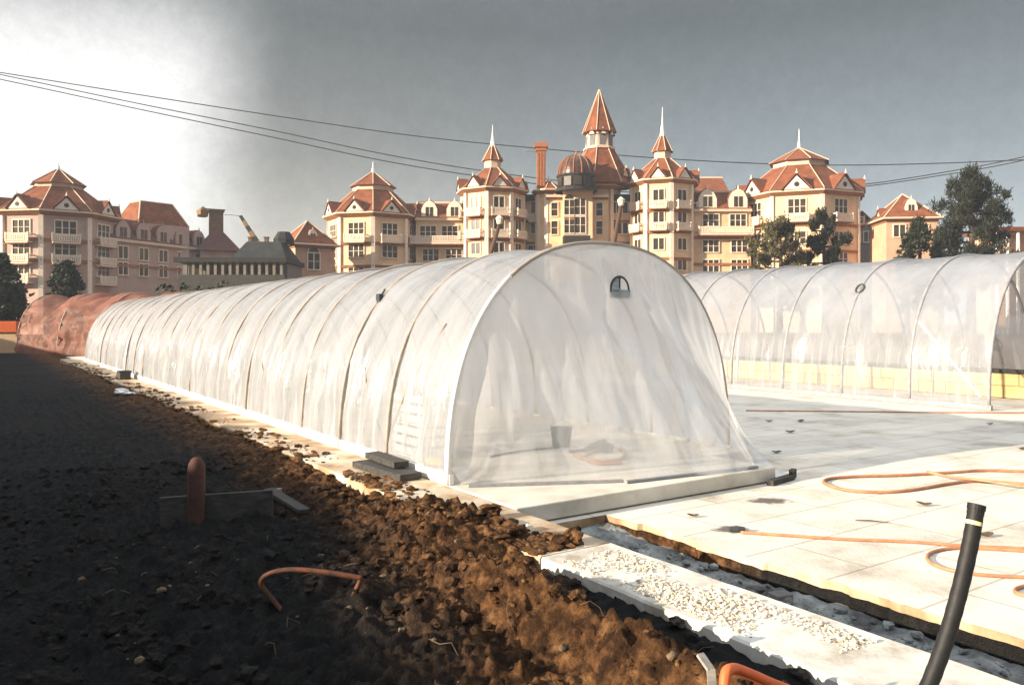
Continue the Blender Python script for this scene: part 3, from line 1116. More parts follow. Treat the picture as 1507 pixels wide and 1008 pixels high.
hose('hose', [(845, 668), (862, 676), (890, 678), (915, 674), (918, 664), (900, 657), (880, 662), (860, 672), (880, 682), (915, 681)], PZ, 0.016, M['copper'], 'short orange hose coiled on the floor inside the nearest white tunnel', 'hose')
hose('hose', [(722, 672), (745, 667), (790, 661), (822, 658)], PZ, 0.012, M['darkwood'], 'dark flexible hose lying straight on the tunnel floor left of the bucket', 'hose')
tl = gnd(880, 668, PZ)
mb = MB()
mb.tube([(-0.14, 0.10, 0.03), (0.0, 0.10, 0.09), (0.10, 0.12, 0.11)], [0.028, 0.045, 0.05], 10)
mb.box((0.12, 0.12, 0.05), (0.10, 0.12, 0.10), 0.3)
mb.tube([(-0.14, 0.10, 0.03), (-0.32, 0.05, 0.02)], 0.016, 8)
o = mb.build('pump', M['bucket'], loc=(tl.x, tl.y, PZ))
tag(o, 'small dark grey pump lying in the orange hose coil inside the tunnel', 'pump')

# slatted crates behind the film at the left of the tunnel
for i, (px_, py_, zz0, hh, lab) in enumerate([(618, 676, 0, 0.34, 'pale slatted crate at the bottom of the stack behind the tunnel film'), (618, 676, 0.35, 0.34, 'pale slatted crate on top of the stack behind the tunnel film')]):
    c = gnd(px_, py_, PZ)
    q = pa(c)
    rt = empty('crate', wl(4.20 + 0.02 * i, 7.95, PZ + zz0), TH + 0.05 * i)
    tag(rt, lab, 'crate', 'crates in the tunnel')
    mb = MB()
    for k in range(3):
        z = 0.04 + k * 0.11
        mb.bb(-0.20, -0.18, -0.34, 0.34, z, z + 0.075)
        mb.bb(0.18, 0.20, -0.34, 0.34, z, z + 0.075)
        mb.bb(-0.18, 0.18, -0.34, -0.32, z, z + 0.075)
        mb.bb(-0.18, 0.18, 0.32, 0.34, z, z + 0.075)
    mb.build('slats', M['whitetrim'], rt)
    mb = MB()
    for sx in (-1, 1):
        for sy in (-1, 1):
            mb.box((sx * 0.165, sy * 0.305, 0.17), (0.03, 0.03, 0.335))
    mb.bb(-0.18, 0.18, -0.32, 0.32, 0.003, 0.02)
    mb.build('frame', M['whitetrim'], rt)
yc = gnd(616, 677, PZ)
mb = MB()
mb.lump((0, 0, 0.045), 0.11, 4.0, 3, 0, 0.25, (1.3, 0.8, 0.42))
o = mb.build('sack', M['yellow'], smooth=True, loc=wl(4.0, 7.30, PZ), rz=TH + PI / 2)
tag(o, 'small yellow sack against the film near the tunnel corner', 'sack')

# dark boards stacked on the kerb by the tunnel corner
q = pa(gnd(592, 700, KTOP))
for i, (dx, da, z, L_, w_, lab) in enumerate([(0.0, 0.0, 0.045, 0.95, 0.24, 'lower dark timber board lying across the kerb by the tunnel corner'), (0.08, 0.16, 0.115, 0.72, 0.16, 'upper dark timber board on the stack by the tunnel corner')]):
    mb = MB()
    mb.bb(-w_ / 2, w_ / 2, -L_ / 2, L_ / 2, -0.03, 0.03)
    o = mb.build('board', M['darkwood'], bevel=0.005, loc=wl(3.42 + dx, 7.25 + da, KTOP + z - 0.008), rz=TH + 0.08 - 0.1 * i)
    tag(o, lab, 'board', 'dark boards on the kerb')
q = pa(gnd(198, 557, KTOP))
mb = MB()
mb.bb(-0.13, 0.13, -0.3, 0.3, 0.0, 0.17)
mb.bb(-0.15, 0.15, -0.28, 0.10, 0.17, 0.22)
o = mb.build('dark_block', M['darkwood'], bevel=0.012, loc=wl(3.35, q.y, KTOP + 0.001), rz=TH)
tag(o, 'small dark block sitting on the kerb near the far end of the tunnel', 'block')

# ------------------------------------------------------------------ hoses and litter on the paving
hose('hose', [(1520, 713), (1440, 708), (1400, 711), (1340, 721), (1290, 724), (1240, 720), (1213, 710), (1222, 704), (1260, 701), (1330, 699), (1400, 695), (1450, 692), (1520, 694)], 0.0, 0.016, M['copper'], 'orange hose laid in a long flat loop on the paving', 'hose', 'hoses on the paving')
hose('hose', [(1365, 694), (1400, 702), (1440, 706), (1480, 712), (1525, 718)], 0.034, 0.014, M['copper'], 'orange hose crossing over the flat loop at the right edge', 'hose', 'hoses on the paving')
hose('hose', [(1090, 783), (1150, 787), (1240, 793), (1340, 797), (1420, 803), (1525, 807)], 0.0, 0.012, M['copper'], 'straight orange hose running right across the lit paving from a dark wet patch', 'hose', 'hoses on the paving')
hose('hose', [(1530, 812), (1470, 808), (1410, 806), (1372, 812), (1366, 824), (1390, 836), (1440, 845), (1530, 850)], 0.0, 0.012, M['copper'], 'orange hose curling in a half loop behind the black pipe', 'hose', 'hoses on the paving')
hose('hose', [(1530, 858), (1500, 864), (1496, 872), (1530, 882)], 0.0, 0.012, M['copper'], 'bend of orange hose just entering at the right edge of the paving', 'hose', 'hoses on the paving')
hose('cable', [(1098, 604), (1200, 605), (1300, 606), (1420, 607), (1540, 607)], 0.0, 0.012, M['copper'], 'thin reddish cable stretched over the paving in front of the right tunnel', 'cable')
q = gnd(1092, 783, 0.0)
mb = MB()
mb.tube([(-0.06, 0, 0.02), (0.0, 0.0, 0.02), (0.06, 0, 0.018)], [0.018, 0.026, 0.02], 10)
o = mb.build('hose_coupling', M['vent'], loc=(q.x - 0.04, q.y, 0.005))
tag(o, 'dark coupling at the loose end of the straight orange hose', 'coupling')


def blob(name, cpx, cpy, wpx, hpx, mat, z, seed, label, cat, group=None, kind=None):
    c = gnd(cpx, cpy, 0)
    mb = MB()
    pts = []
    for k in range(90):
        t = 2 * PI * k / 90
        rr = 1.25 + 0.4 * N3(math.cos(t) * 1.2 + seed, math.sin(t) * 1.2, seed)
        q = gnd(cpx + wpx / 2 * rr * math.cos(t), cpy + hpx / 2 * rr * math.sin(t), 0) - c
        pts.append((q.x, q.y))
    mb.add([(q_[0], q_[1], 0.0) for q_ in pts], [tuple(range(len(pts)))])
    o = mb.build(name, mat, loc=(c.x, c.y, z))
    if kind:
        tag(o, kind=kind)
    tag(o, label, cat, group)
    return o


blob('wet_stain', 1078, 779, 58, 11, M['stain'], 0.004, 1.0, 'dark wet patch on the paving at the loose end of the straight hose', 'stain')
blob('wet_stain', 1130, 737, 70, 9, M['stain'], 0.004, 5.0, 'long dark wet patch on the paving right of the tunnel base', 'stain')
rl = random.Random(11)
litter = [(1132, 621, 'dead leaf closest to the right foot of the near tunnel'), (1163, 637, 'curled dead leaf on grey paving midway between the tunnels'), (1143, 667, 'small dead leaf beside the flared foot of the tunnel film'), (1457, 625, 'dead leaf on the paving in front of the open right tunnel'), (1504, 662, 'dead leaf at the right picture edge above the hoses'), (1020, 761, 'brown leaf on the lit slab near its trench edge'), (1281, 768, 'thin brown stick on the lit slab'), (1360, 744, 'flat brown scrap below the flat hose loop'), (1178, 621, 'dark speck of leaf in front of the right tunnel base'), (1450, 790, 'dark leaf on lit paving right of the black pipe')]
for i, (x, y, lab) in enumerate(litter):
    c = gnd(x, y, 0)
    mb = MB()
    s_ = 0.05 + 0.03 * rl.random()
    if 'stick' in lab:
        mb.tube([(-0.09, 0.07, 0.008), (0.0, 0.0, 0.012), (0.10, -0.09, 0.008)], [0.004, 0.006, 0.003], 6)
    else:
        vs, fs = [], []
        for k in range(7):
            u = k / 6 * 2 - 1
            wv = 0.5 * s_ * (1 - u * u) ** 0.6 + 0.002
            cz = 0.006 + 0.35 * s_ * abs(u) ** 1.5
            vs += [(u * s_, -wv, cz + 0.3 * wv), (u * s_, 0, cz), (u * s_, wv, cz + 0.4 * wv)]
        for k in range(6):
            b = k * 3
            fs += [(b, b + 3, b + 4, b + 1), (b + 1, b + 4, b + 5, b + 2)]
        mb.add(vs, fs)
    o = mb.build('dead_leaf' if 'leaf' in lab else ('stick' if 'stick' in lab else 'scrap'), M['leafdark'], loc=(c.x, c.y, 0.001), rz=rl.uniform(-0.6, 0.6))
    if 'leaf' in lab:
        sol = o.modifiers.new('s', 'SOLIDIFY')
        sol.thickness = 0.003
    tag(o, lab, 'leaf' if 'leaf' in lab else ('stick' if 'stick' in lab else 'scrap'), 'dead leaves on the paving' if 'leaf' in lab else None)


def crumple(name, loc, r, seed, mat, label, cat, group=None, sq=(1.3, 0.8, 0.35)):
    mb = MB()
    mb.lump((0, 0, r * 0.25), r, seed, 2, 0, 1.1, sq)
    o = mb.build(name, mat, loc=loc)
    tag(o, label, cat, group)


q = gnd(1320, 909, -0.13)
crumple('paper_scrap', (q.x, q.y, -0.135), 0.055, 3.0, M['scrap'], 'white crumpled scrap lying on the trench floor below the black pipe top', 'scrap', 'white scraps')
q = gnd(998, 800, -0.10)
crumple('paper_scrap', (q.x, q.y, -0.10), 0.05, 8.0, M['scrap'], 'white scrap at the left end of the trench beside the slab corner', 'scrap', 'white scraps')
q = pa(gnd(182, 582, 0.05))
crumple('paper_scrap', wl(q.x, q.y, soil_h(q.x, q.y)), 0.16, 5.0, M['scrap'], 'white scrap on the dark soil by the far part of the kerb', 'scrap', 'white scraps')
q = pa(gnd(377, 653, 0.05))
crumple('paper_scrap', wl(q.x, q.y, soil_h(q.x, q.y)), 0.06, 6.0, M['scrap'], 'thin white scrap on the soil midway along the kerb', 'scrap', 'white scraps', (2.2, 0.5, 0.3))
q = pa(gnd(775, 803, 0.08))
crumple('paper_scrap', wl(q.x, q.y, soil_h(q.x, q.y) + 0.01), 0.022, 7.0, M['scrap'], 'tiny white scrap among brown clods by the kerb gap', 'scrap', 'white scraps')
q = gnd(1148, 880, -0.12)
mb = MB()
mb.lump((0, 0, 0.03), 0.075, 2.0, 2, 0, 0.35, (1.2, 0.9, 0.8))
mb.box((0.0, 0.0, 0.03), (0.13, 0.10, 0.10), 0.4)
o = mb.build('concrete_lump', M['greywall'], loc=(q.x, q.y, -0.165), bevel=0.01)
tag(o, 'dark grey block lying in the trench beside the gravelly kerb', 'block')
# two big clods resting on the kerb end
for i, (x, y, r, lab) in enumerate([(838, 800, 0.085, 'big brown clod of earth resting on the cut end of the near kerb'), (722, 712 + 50, 0.075, 'rounded clod of earth in the soil spill just left of the kerb strip')]):
    q = pa(gnd(x, y, KTOP))
    mb = MB()
    zb = max(KTOP, soil_h(q.x, q.y)) if q.x > KERB0 else soil_h(q.x, q.y)
    mb.lump((q.x, q.y, zb + r * 0.45), r, 3.3 + i * 5, 3, 0, 0.9, (1.25, 0.9, 0.75))
    for k in range(26):
        t_ = k * 2.4
        mb.lump((q.x + 0.75 * r * math.cos(t_), q.y + 0.75 * r * math.sin(t_), zb + r * (0.2 + 0.5 * ((k * 7) % 10) / 10)), r * (0.18 + 0.12 * ((k * 3) % 5) / 5), k * 1.7, 1, 0, 0.7)
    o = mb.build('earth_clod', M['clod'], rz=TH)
    tag(o, lab, 'clod', 'big clods')

# ------------------------------------------------------------------ black pipe, orange pipe, stakes in the foreground
pp = [P(1436, 752, 3.02), P(1428, 800, 3.0), P(1412, 870, 2.97), P(1392, 940, 2.94), P(1366, 1010, 2.91), P(1330, 1085, 2.88), P(1290, 1180, 2.85)]
base = Vector((pp[-1].x, pp[-1].y, 0))
bp_ = empty('black_pipe', pp[-1])
tag(bp_, 'leaning black ribbed pipe standing open ended in the ditch at lower right', 'pipe')
mb = MB()
path = smooth_path([q - pp[-1] for q in pp], 10)
mb.tube(path, [0.029 + 0.0007 * math.sin(i * 1.9) for i in range(len(path))], 20, cap=False)
mb.build('tube', M['black'], bp_, smooth=True)
d = (pp[0] - pp[1]).normalized()
c = pp[0] - pp[-1]
mb = MB()
mb.tube([c - d * 0.012, c + d * 0.005, c + d * 0.0055, c + d * 0.026, c + d * 0.0265, c + d * 0.012, c - d * 0.02], [0.030, 0.030, 0.0322, 0.0322, 0.026, 0.025, 0.024], 20, cap=False)
mb.build('collar', M['black'], bp_, smooth=False)
mb = MB()
mb.tube([c - d * 0.052, c - d * 0.0375], 0.0304, 20, cap=False)
mb.build('tape_band', M['tape'], bp_, smooth=True)

op = [P(1062, 1100, 2.72), P(1066, 1030, 2.74), P(1068, 992, 2.76), P(1077, 984, 2.79), P(1090, 986, 2.82), P(1130, 1003, 2.86), P(1190, 1032, 2.9), P(1230, 1090, 2.92)]
mb = MB()
mb.tube(smooth_path([q - op[0] for q in op], 6), 0.019, 12)
o = mb.build('conduit', M['orange'], smooth=True, loc=op[0])
tag(o, 'bright orange bent conduit rising from the ditch at the bottom edge', 'conduit', 'orange conduits')
st = [P(1030, 962, 2.95), P(1046, 985, 2.9), P(1052, 1060, 2.86)]
mb = MB()
mb.beam(Vector((0, 0, 0)), st[1] - st[0], 0.03, 0.012)
mb.beam(st[1] - st[0] + Vector((0, 0.0, 0.004)), st[2] - st[0], 0.03, 0.012)
o = mb.build('stake', M['wood'], loc=st[0])
tag(o, 'thin grey bent strip sticking up from the ditch left of the orange conduit', 'stake')


def on_soil(px, py):
    q = pa(gnd(px, py, 0.03))
    for _ in range(4):
        q = pa(gnd(px, py, soil_h(q.x, q.y)))
    return Vector((*wl(q.x, q.y).xy, soil_h(q.x, q.y)))


# conduit loop in the dark soil
b0, b1 = on_soil(425, 893), on_soil(515, 888)
Yc = (b0.y + b1.y) / 2
lp = [b0 - Vector((0, 0, 0.05)), P(396, 876, Yc), P(384, 858, Yc), P(396, 844, Yc), P(430, 838, Yc), P(480, 842, Yc), P(524, 849, Yc), P(530, 853, Yc), P(524, 868, Yc), P(514, 893, Yc), b1 - Vector((0.02, 0, 0.05))]
mb = MB()
mb.tube(smooth_path([q - b0 for q in lp], 6), 0.014, 10)
o = mb.build('conduit', M['orange'], smooth=True, loc=b0)
o.data.materials[0] = M['dullorange']
tag(o, 'orange conduit looped out of the dark shaded soil at lower left', 'conduit', 'orange conduits')
# reddish marker post
b0 = on_soil(289, 772)
hgt = zz(672, b0.y) - b0.z
mb = MB()
rev(mb, [(0.07, -0.1), (0.07, hgt - 0.10), (0.06, hgt - 0.05), (0.035, hgt - 0.012), (0.0, hgt)], (0, 0, 0), 16)
pr = empty('marker_post', b0)
tag(pr, 'short reddish round topped marker post standing in the dark soil', 'post')
mb.build('post', M['redpost'], pr, smooth=True)
# boards round the dug pit
pL, pR = on_soil(236, 768), on_soil(402, 762)
mb = MB()
e = 0.5 * (pL + pR)
mb.beam(pL - e + Vector((0, 0, 0.10)), pR - e + Vector((0, 0, 0.10)), 0.04, 0.30)
o = mb.build('board', M['shadeboard'], loc=e, bevel=0.004)
tag(o, 'wide grey board on edge along the pit behind the reddish post', 'board', 'boards round the pit')
pA, pB = on_soil(408, 725), on_soil(528, 703)
mb = MB()
mb.beam(Vector((0, 0, 0.03)), pB - pA + Vector((0, 0, 0.04)), 0.06, 0.05)
o = mb.build('board', M['wood'], loc=pA, bevel=0.004)
tag(o, 'long thin batten lying on the soil and pointing at the dark board stack', 'board', 'boards round the pit')
M['slat'] = M['shadeboard']
pA, pB = on_soil(396, 732), on_soil(448, 757)
mb = MB()
mb.beam(Vector((0, 0, 0.07)), pB - pA + Vector((0, 0, 0.03)), 0.10, 0.035)
o = mb.build('board', M['slat'], loc=pA, bevel=0.004)
tag(o, 'short pale slat leaning down at the right end of the wide pit board', 'board', 'boards round the pit')

# ------------------------------------------------------------------ buildings


def win_mesh(w, h, nx, ny, name='window', arch=False):
    mb = MB()
    f = 0.12
    mb.bb(-w / 2 + 0.01, w / 2 - 0.01, -0.05, 0.02, 0.01, h - 0.01, 1)
    mb.bb(-w / 2, w / 2, -0.16, 0.0, -0.14, 0.0, 0)
    mb.bb(-w / 2, w / 2, -0.14, 0.0, h, h + 0.14, 0)
    mb.bb(-w / 2 - f, -w / 2, -0.14, 0.0, -0.14, h + 0.14, 0)
    mb.bb(w / 2, w / 2 + f, -0.14, 0.0, -0.14, h + 0.14, 0)
    for i in range(1, nx):
        x = -w / 2 + w * i / nx
        mb.bb(x - 0.06, x + 0.06, -0.12, -0.03, 0, h, 0)
    for j in range(1, ny):
        z = h * j / ny
        mb.bb(-w / 2, w / 2, -0.10, -0.04, z - 0.03, z + 0.03, 0)
    if arch:
        pts = [(w / 2 * math.cos(PI * k / 12), h + 0.14 + w / 2 * math.sin(PI * k / 12)) for k in range(13)]
        mb.prism(pts, -0.08, -0.005, mi=1)
        mb.tube([(x, -0.07, z) for x, z in pts], 0.07, 6, 0)
    return mb.build(name, [M['trimw'], M['glass']])


def balcony_mesh(w, d, h):
    mb = MB()
    mb.bb(-w / 2, w / 2, -d, 0, -0.18, 0.0, 0)
    mb.bb(-w / 2 - 0.06, w / 2 + 0.06, -d - 0.06, 0, -0.32, -0.18, 1)
    mb.bb(-w / 2, w / 2, -d, -d + 0.12, h - 0.14, h, 0)
    mb.bb(-w / 2, w / 2, -d, -d + 0.10, 0.08, 0.18, 0)
    for s in (-1, 1):
        mb.bb(s * w / 2 - 0.06, s * w / 2 + 0.06, -d + 0.12, 0, h - 0.14, h, 0)
        mb.bb(s * w / 2 - 0.09, s * w / 2 + 0.09, -d - 0.03, -d + 0.15, 0, h + 0.12, 0)
    n = int(w / 0.24)
    for i in range(1, n):
        x = -w / 2 + w * i / n
        mb.bb(x - 0.07, x + 0.07, -d + 0.02, -d + 0.09, 0.16, h - 0.13, 0)
    return mb.build('balcony', [M['trimw'], M['brown']])


def dormer_mesh(w, h, dep, hole=True, wall='trimw'):
    mb = MB()
    mb.prism([(-w / 2, 0), (w / 2, 0), (0, h)], -0.15, 0.25, mi=0)
    # roof slopes
    ov = 0.22
    for s in (-1, 1):
        a = Vector((s * (w / 2 + ov), -0.3, -0.10))
        b = Vector((0, -0.3, h + 0.22))
        c = Vector((0, dep, h + 0.22))
        d = Vector((s * (w / 2 + ov), dep, -0.10))
        up = Vector((0, 0, 0.16))
        mb.add([a, b, c, d, a + up, b + up, c + up, d + up], [(0, 1, 2, 3), (4, 5, 6, 7), (0, 1, 5, 4), (1, 2, 6, 5), (2, 3, 7, 6), (3, 0, 4, 7)], 1)
    if hole:
        mb.frustum((0, 0), 4, 0.01, 0.01, 0, 0.001, 0, 2)
        pts = [(0.28 * math.cos(2 * PI * k / 12), h * 0.36 + 0.28 * math.sin(2 * PI * k / 12)) for k in range(12)]
        mb.prism(pts, -0.18, -0.151, mi=2)
    mb.frustum((0, -0.25), 6, 0.14, 0.01, h + 0.2, h + 0.75, 0, 0)
    return mb.build('dormer', [M[wall], M['tile'], M['glass']])


def mansard_dormer(w, h, dep, wall='trimw'):
    # arched pale front with a window, small curved roof
    mb = MB()
    pts = [(-w / 2, 0), (w / 2, 0), (w / 2, h * 0.5)] + [(w / 2 * 0.95 * math.cos(PI * k / 10) * (1 - 0.15 * math.sin(PI * k / 10)), h * 0.5 + h * 0.48 * math.sin(PI * k / 10)) for k in range(1, 10)] + [(-w / 2, h * 0.5)]
    mb.prism(pts, -0.1, 0.15, mi=0)
    ro = [(q[0] * 1.08, q[1] * 1.05) for q in pts]
    mb.prism([(x, max(z, 0.02)) for x, z in ro], 0.152, dep, mi=1)
    mb.bb(-w * 0.24, -w * 0.03, -0.13, -0.101, h * 0.12, h * 0.62, 2)
    mb.bb(w * 0.03, w * 0.24, -0.13, -0.101, h * 0.12, h * 0.62, 2)
    mb.frustum((0, 0.0), 6, 0.12, 0.01, h * 0.97, h * 1.2, 0, 0)
    return mb.build('dormer', [M[wall], M['tile'], M['glass']])


PROTO = {}


def proto(kind):
    if kind not in PROTO:
        if kind == 'tri':
            PROTO[kind] = win_mesh(2.3, 1.7, 3, 2)
        elif kind == 'tri_tall':
            PROTO[kind] = win_mesh(2.3, 2.1, 3, 2)
        elif kind == 'pair':
            PROTO[kind] = win_mesh(1.5, 1.6, 2, 1)
        elif kind == 'single':
            PROTO[kind] = win_mesh(0.9, 1.9, 1, 2)
        elif kind == 'big':
            PROTO[kind] = win_mesh(1.45, 2.3, 2, 2)
        elif kind == 'arch':
            PROTO[kind] = win_mesh(1.45, 2.1, 2, 2, arch=True)
        elif kind == 'bal':
            PROTO[kind] = balcony_mesh(3.0, 0.9, 1.0)
        elif kind == 'bal_s':
            PROTO[kind] = balcony_mesh(2.3, 0.8, 0.95)
        elif kind == 'bal_l':
            PROTO[kind] = balcony_mesh(7.8, 1.1, 1.0)
        elif kind == 'ped':
            PROTO[kind] = dormer_mesh(2.7, 1.45, 1.9)
        elif kind == 'ped_s':
            PROTO[kind] = dormer_mesh(2.0, 1.25, 1.3, hole=False)
        elif kind == 'man':
            PROTO[kind] = mansard_dormer(2.3, 2.6, 2.2)
        elif kind == 'man_p':
            PROTO[kind] = mansard_dormer(2.3, 2.6, 2.2, 'mauve')
        o = PROTO[kind]
        o['_unused'] = 1
        return o
    return PROTO[kind]


def put(kind, parent, loc, rz, scale=None):
    o = proto(kind)
    if '_unused' in o:
        del o['_unused']
        o.parent = parent
        o.location = loc
        o.rotation_euler = (0, 0, rz)
        if scale:
            o.scale = scale
        return o
    return dup(o, parent, loc, rz, scale or (1, 1, 1))


def oct_tower(root, name, px, Y, R, rot, eave, roof, finial, rows, dorm=None, dscale=1.0, courses=(), wall='cream', facets=range(-2, 3), ncorner=True, dfac=None):
    """roof: list of (py, radius m) from the eave upward; rows: (py of window foot, kind, balcony kind or None)"""
    rl_ = Vector(root.location)
    c = Vector((lx(px, Y), Y, 0)) - rl_
    va = math.atan2(lx(px, Y), Y)
    rot = R_(rot) - va          # facet 0 faces the camera when rot = 0
    ze = zz(eave, Y)
    ap = R * math.cos(PI / 8)
    mb = MB()
    mb.frustum((0, 0), 8, R, R, -0.2, ze, rot, 0)
    for cpy in courses:
        zc = zz(cpy, Y)
        mb.frustum((0, 0), 8, R + 0.16, R + 0.22, zc - 0.22, zc + 0.18, rot, 1)
    # corner pilasters
    for k in range(8):
        t = rot + (k + 0.5) * PI / 4
        mb.box((math.sin(t) * (R - 0.02), -math.cos(t) * (R - 0.02), ze / 2), (0.55, 0.4, ze - 0.02), t, 2)
    o = mb.build(name, [M[wall], M['brown'], M['trimw']], root, loc=c)
    # roof
    rb_ = MB()
    rb_.frustum((0, 0), 8, R + 0.15, R + 0.75, ze + 0.003, ze + 0.45, rot, 2)
    rb_.frustum((0, 0), 8, R + 0.80, R + 0.80, ze + 0.453, ze + 0.68, rot, 1)
    zs = [(ze + 0.753, roof[0][1])] + [(zz(q[0], Y), q[1]) for q in roof[1:]]
    for i in range(len(zs) - 1):
        (z0, r0), (z1, r1) = zs[i], zs[i + 1]
        steep = abs(r1 - r0) < 0.35 * (z1 - z0) * 0.5 and r1 > 0.5
        mat_ = 1 if steep else 0
        rb_.frustum((0, 0), 8, r0, max(r1, 0.02), z0 + 0.002, z1, rot, mat_)
        if not steep:
            for k in range(8):
                t = rot + (k + 0.5) * PI / 4
                d_ = Vector((math.sin(t), -math.cos(t), 0))
                rb_.tube([d_ * (r0 + 0.03) + Vector((0, 0, z0 + 0.05)), d_ * (r1 + 0.03) + Vector((0, 0, z1 + 0.05))], 0.06, 5, 1)
        elif z1 - z0 > 1.6:
            for k in range(8):
                t = rot + k * PI / 4
                rr = (r0 + r1) / 2 * math.cos(PI / 8) + 0.02
                rb_.box((math.sin(t) * rr, -math.cos(t) * rr, (z0 + z1) / 2), (r0 * 0.42, 0.1, (z1 - z0) * 0.62), t, 3)
            rb_.frustum((0, 0), 8, r0 + 0.25, r0 + 0.25, z0 + 0.02, z0 + 0.3, rot, 1)
    r_o = rb_.build('roof', [M['tile'], M['pale'], M['brown'], M['greywall']], o)
    fz = zs[-1][0]
    if finial:
        fb = MB()
        zt = zz(finial, Y)
        fb.frustum((0, 0), 8, 0.42, 0.16, fz - 0.7, fz + (zt - fz) * 0.35, rot, 0)
        fb.frustum((0, 0), 8, 0.13, 0.03, fz + (zt - fz) * 0.35, zt, rot, 0)
        fb.build('finial', M['whitetrim'], o)
    for k in facets:
        t = rot + k * PI / 4
        n_ = Vector((math.sin(t), -math.cos(t), 0))
        for (py, kind, bal) in rows:
            z = zz(py, Y)
            put(kind, o, n_ * (ap + 0.002) + Vector((0, 0, z)), t)
            if bal:
                put(bal, o, n_ * (ap + 0.004) + Vector((0, 0, z - 0.95)), t)
        if dorm and (dfac is None or k in dfac):
            put(dorm, o, n_ * (ap + 0.62) + Vector((0, 0, ze + 0.76)), t, (dscale,) * 3)
    return o


def wing(root, name, px0, px1, Y, eave, ridge, depth, wall='cream', dormers=(), wins=(), bals=(), courses=(), rz=0.0, dkind='man', flat=False, inset=None, dscale=1.0):
    rl_ = Vector(root.location)
    x0, x1 = lx(px0, Y), lx(px1, Y)
    w = x1 - x0
    c = Vector(((x0 + x1) / 2, Y, 0)) - rl_
    ze, zr = zz(eave, Y), zz(ridge, Y)
    mb = MB()
    mb.bb(-w / 2, w / 2, 0, depth, -0.2, ze, 0)
    for cpy in courses:
        zc = zz(cpy, Y)
        mb.bb(-w / 2 - 0.02, w / 2 + 0.02, -0.16, 0.05, zc - 0.2, zc + 0.18, 1)
    o = mb.build(name, [M[wall], M['brown'], M['trimw']], root, loc=c, rz=rz)
    rb_ = MB()
    if flat:
        rb_.bb(-w / 2 - 0.2, w / 2 + 0.2, -0.5, depth, ze + 0.003, ze + 0.9, 2)
    else:
        rb_.bb(-w / 2 - 0.05, w / 2 + 0.05, -0.5, depth, ze + 0.003, ze + 0.35, 1)
        i_ = inset if inset is not None else (zr - ze) * 0.75
        vs = [(-w / 2, -0.45, ze + 0.353), (w / 2, -0.45, ze + 0.353), (w / 2, i_, zr), (-w / 2, i_, zr), (-w / 2, depth - 0.2, zr), (w / 2, depth - 0.2, zr), (w / 2, depth - 0.1, ze + 0.353), (-w / 2, depth - 0.1, ze + 0.353)]
        rb_.add(vs, [(0, 1, 2, 3), (3, 2, 5, 4), (4, 5, 6, 7), (0, 3, 4, 7), (1, 6, 5, 2), (0, 7, 6, 1)], 0)
        rb_.bb(-w / 2, w / 2, i_ - 0.15, i_ + 0.15, zr + 0.003, zr + 0.3, 1)
    rb_.build('roof', [M['tile'], M['pale'], M['darkroof']], o)
    for dpx in dormers:
        put(dkind, o, Vector((lx(dpx, Y) - (x0 + x1) / 2, -0.1, ze + 0.36)), 0, (dscale,) * 3)
    for (wpx, wpy, kind) in wins:
        put(kind, o, Vector((lx(wpx, Y) - (x0 + x1) / 2, -0.002, zz(wpy, Y))), 0)
    for (wpx, wpy, kind) in bals:
        put(kind, o, Vector((lx(wpx, Y) - (x0 + x1) / 2, -0.004, zz(wpy, Y))), 0)
    return o


# ---- the big hotel
YH = 120.0
hotel = empty('hotel', (lx(870, YH), YH, 0))
tag(hotel, 'large cream hotel with red tiled roofs, pointed towers and a domed centre', 'hotel')
oct_tower(hotel, 'pavilion', 549, YH, 6.6, 22.5, 327, [(327, 7.2), (283, 3.0), (277, 3.0), (276.9, 3.5), (253, 0.05)], 238, [(352, 'tri', 'bal'), (383, 'tri', None), (411, 'tri', None)], 'ped', 1.0, (364, 396), facets=range(-3, 3), dfac=(-3, -2, -1, 0, 1))
wing(hotel, 'link_wing', 612, 692, YH - 2.2, 325, 297, 14, dormers=(632, 669), wins=((630, 350, 'tri'), (662, 350, 'tri'), (634, 384, 'tri'), (668, 384, 'tri')), bals=((645, 358, 'bal_l'),), courses=(362,))
oct_tower(hotel, 'turret', 725, YH - 1, 4.7, 12, 289, [(289, 5.2), (249, 1.25), (238, 1.25), (237.9, 1.6), (210, 0.05)], 184, [(312, 'pair', 'bal_s'), (343, 'pair', 'bal_s'), (377, 'pair', None), (405, 'pair', None)], 'ped_s', 1.0, (326, 357, 388), facets=range(-2, 3))
wing(hotel, 'link_wing', 745, 806, YH, 296, 285, 14, wins=((760, 314, 'pair'), (789, 314, 'pair'), (760, 344, 'pair'), (789, 344, 'pair'), (760, 378, 'tri'), (789, 378, 'tri')), courses=(326, 358), flat=True, bals=((789, 326, 'bal_s'),))
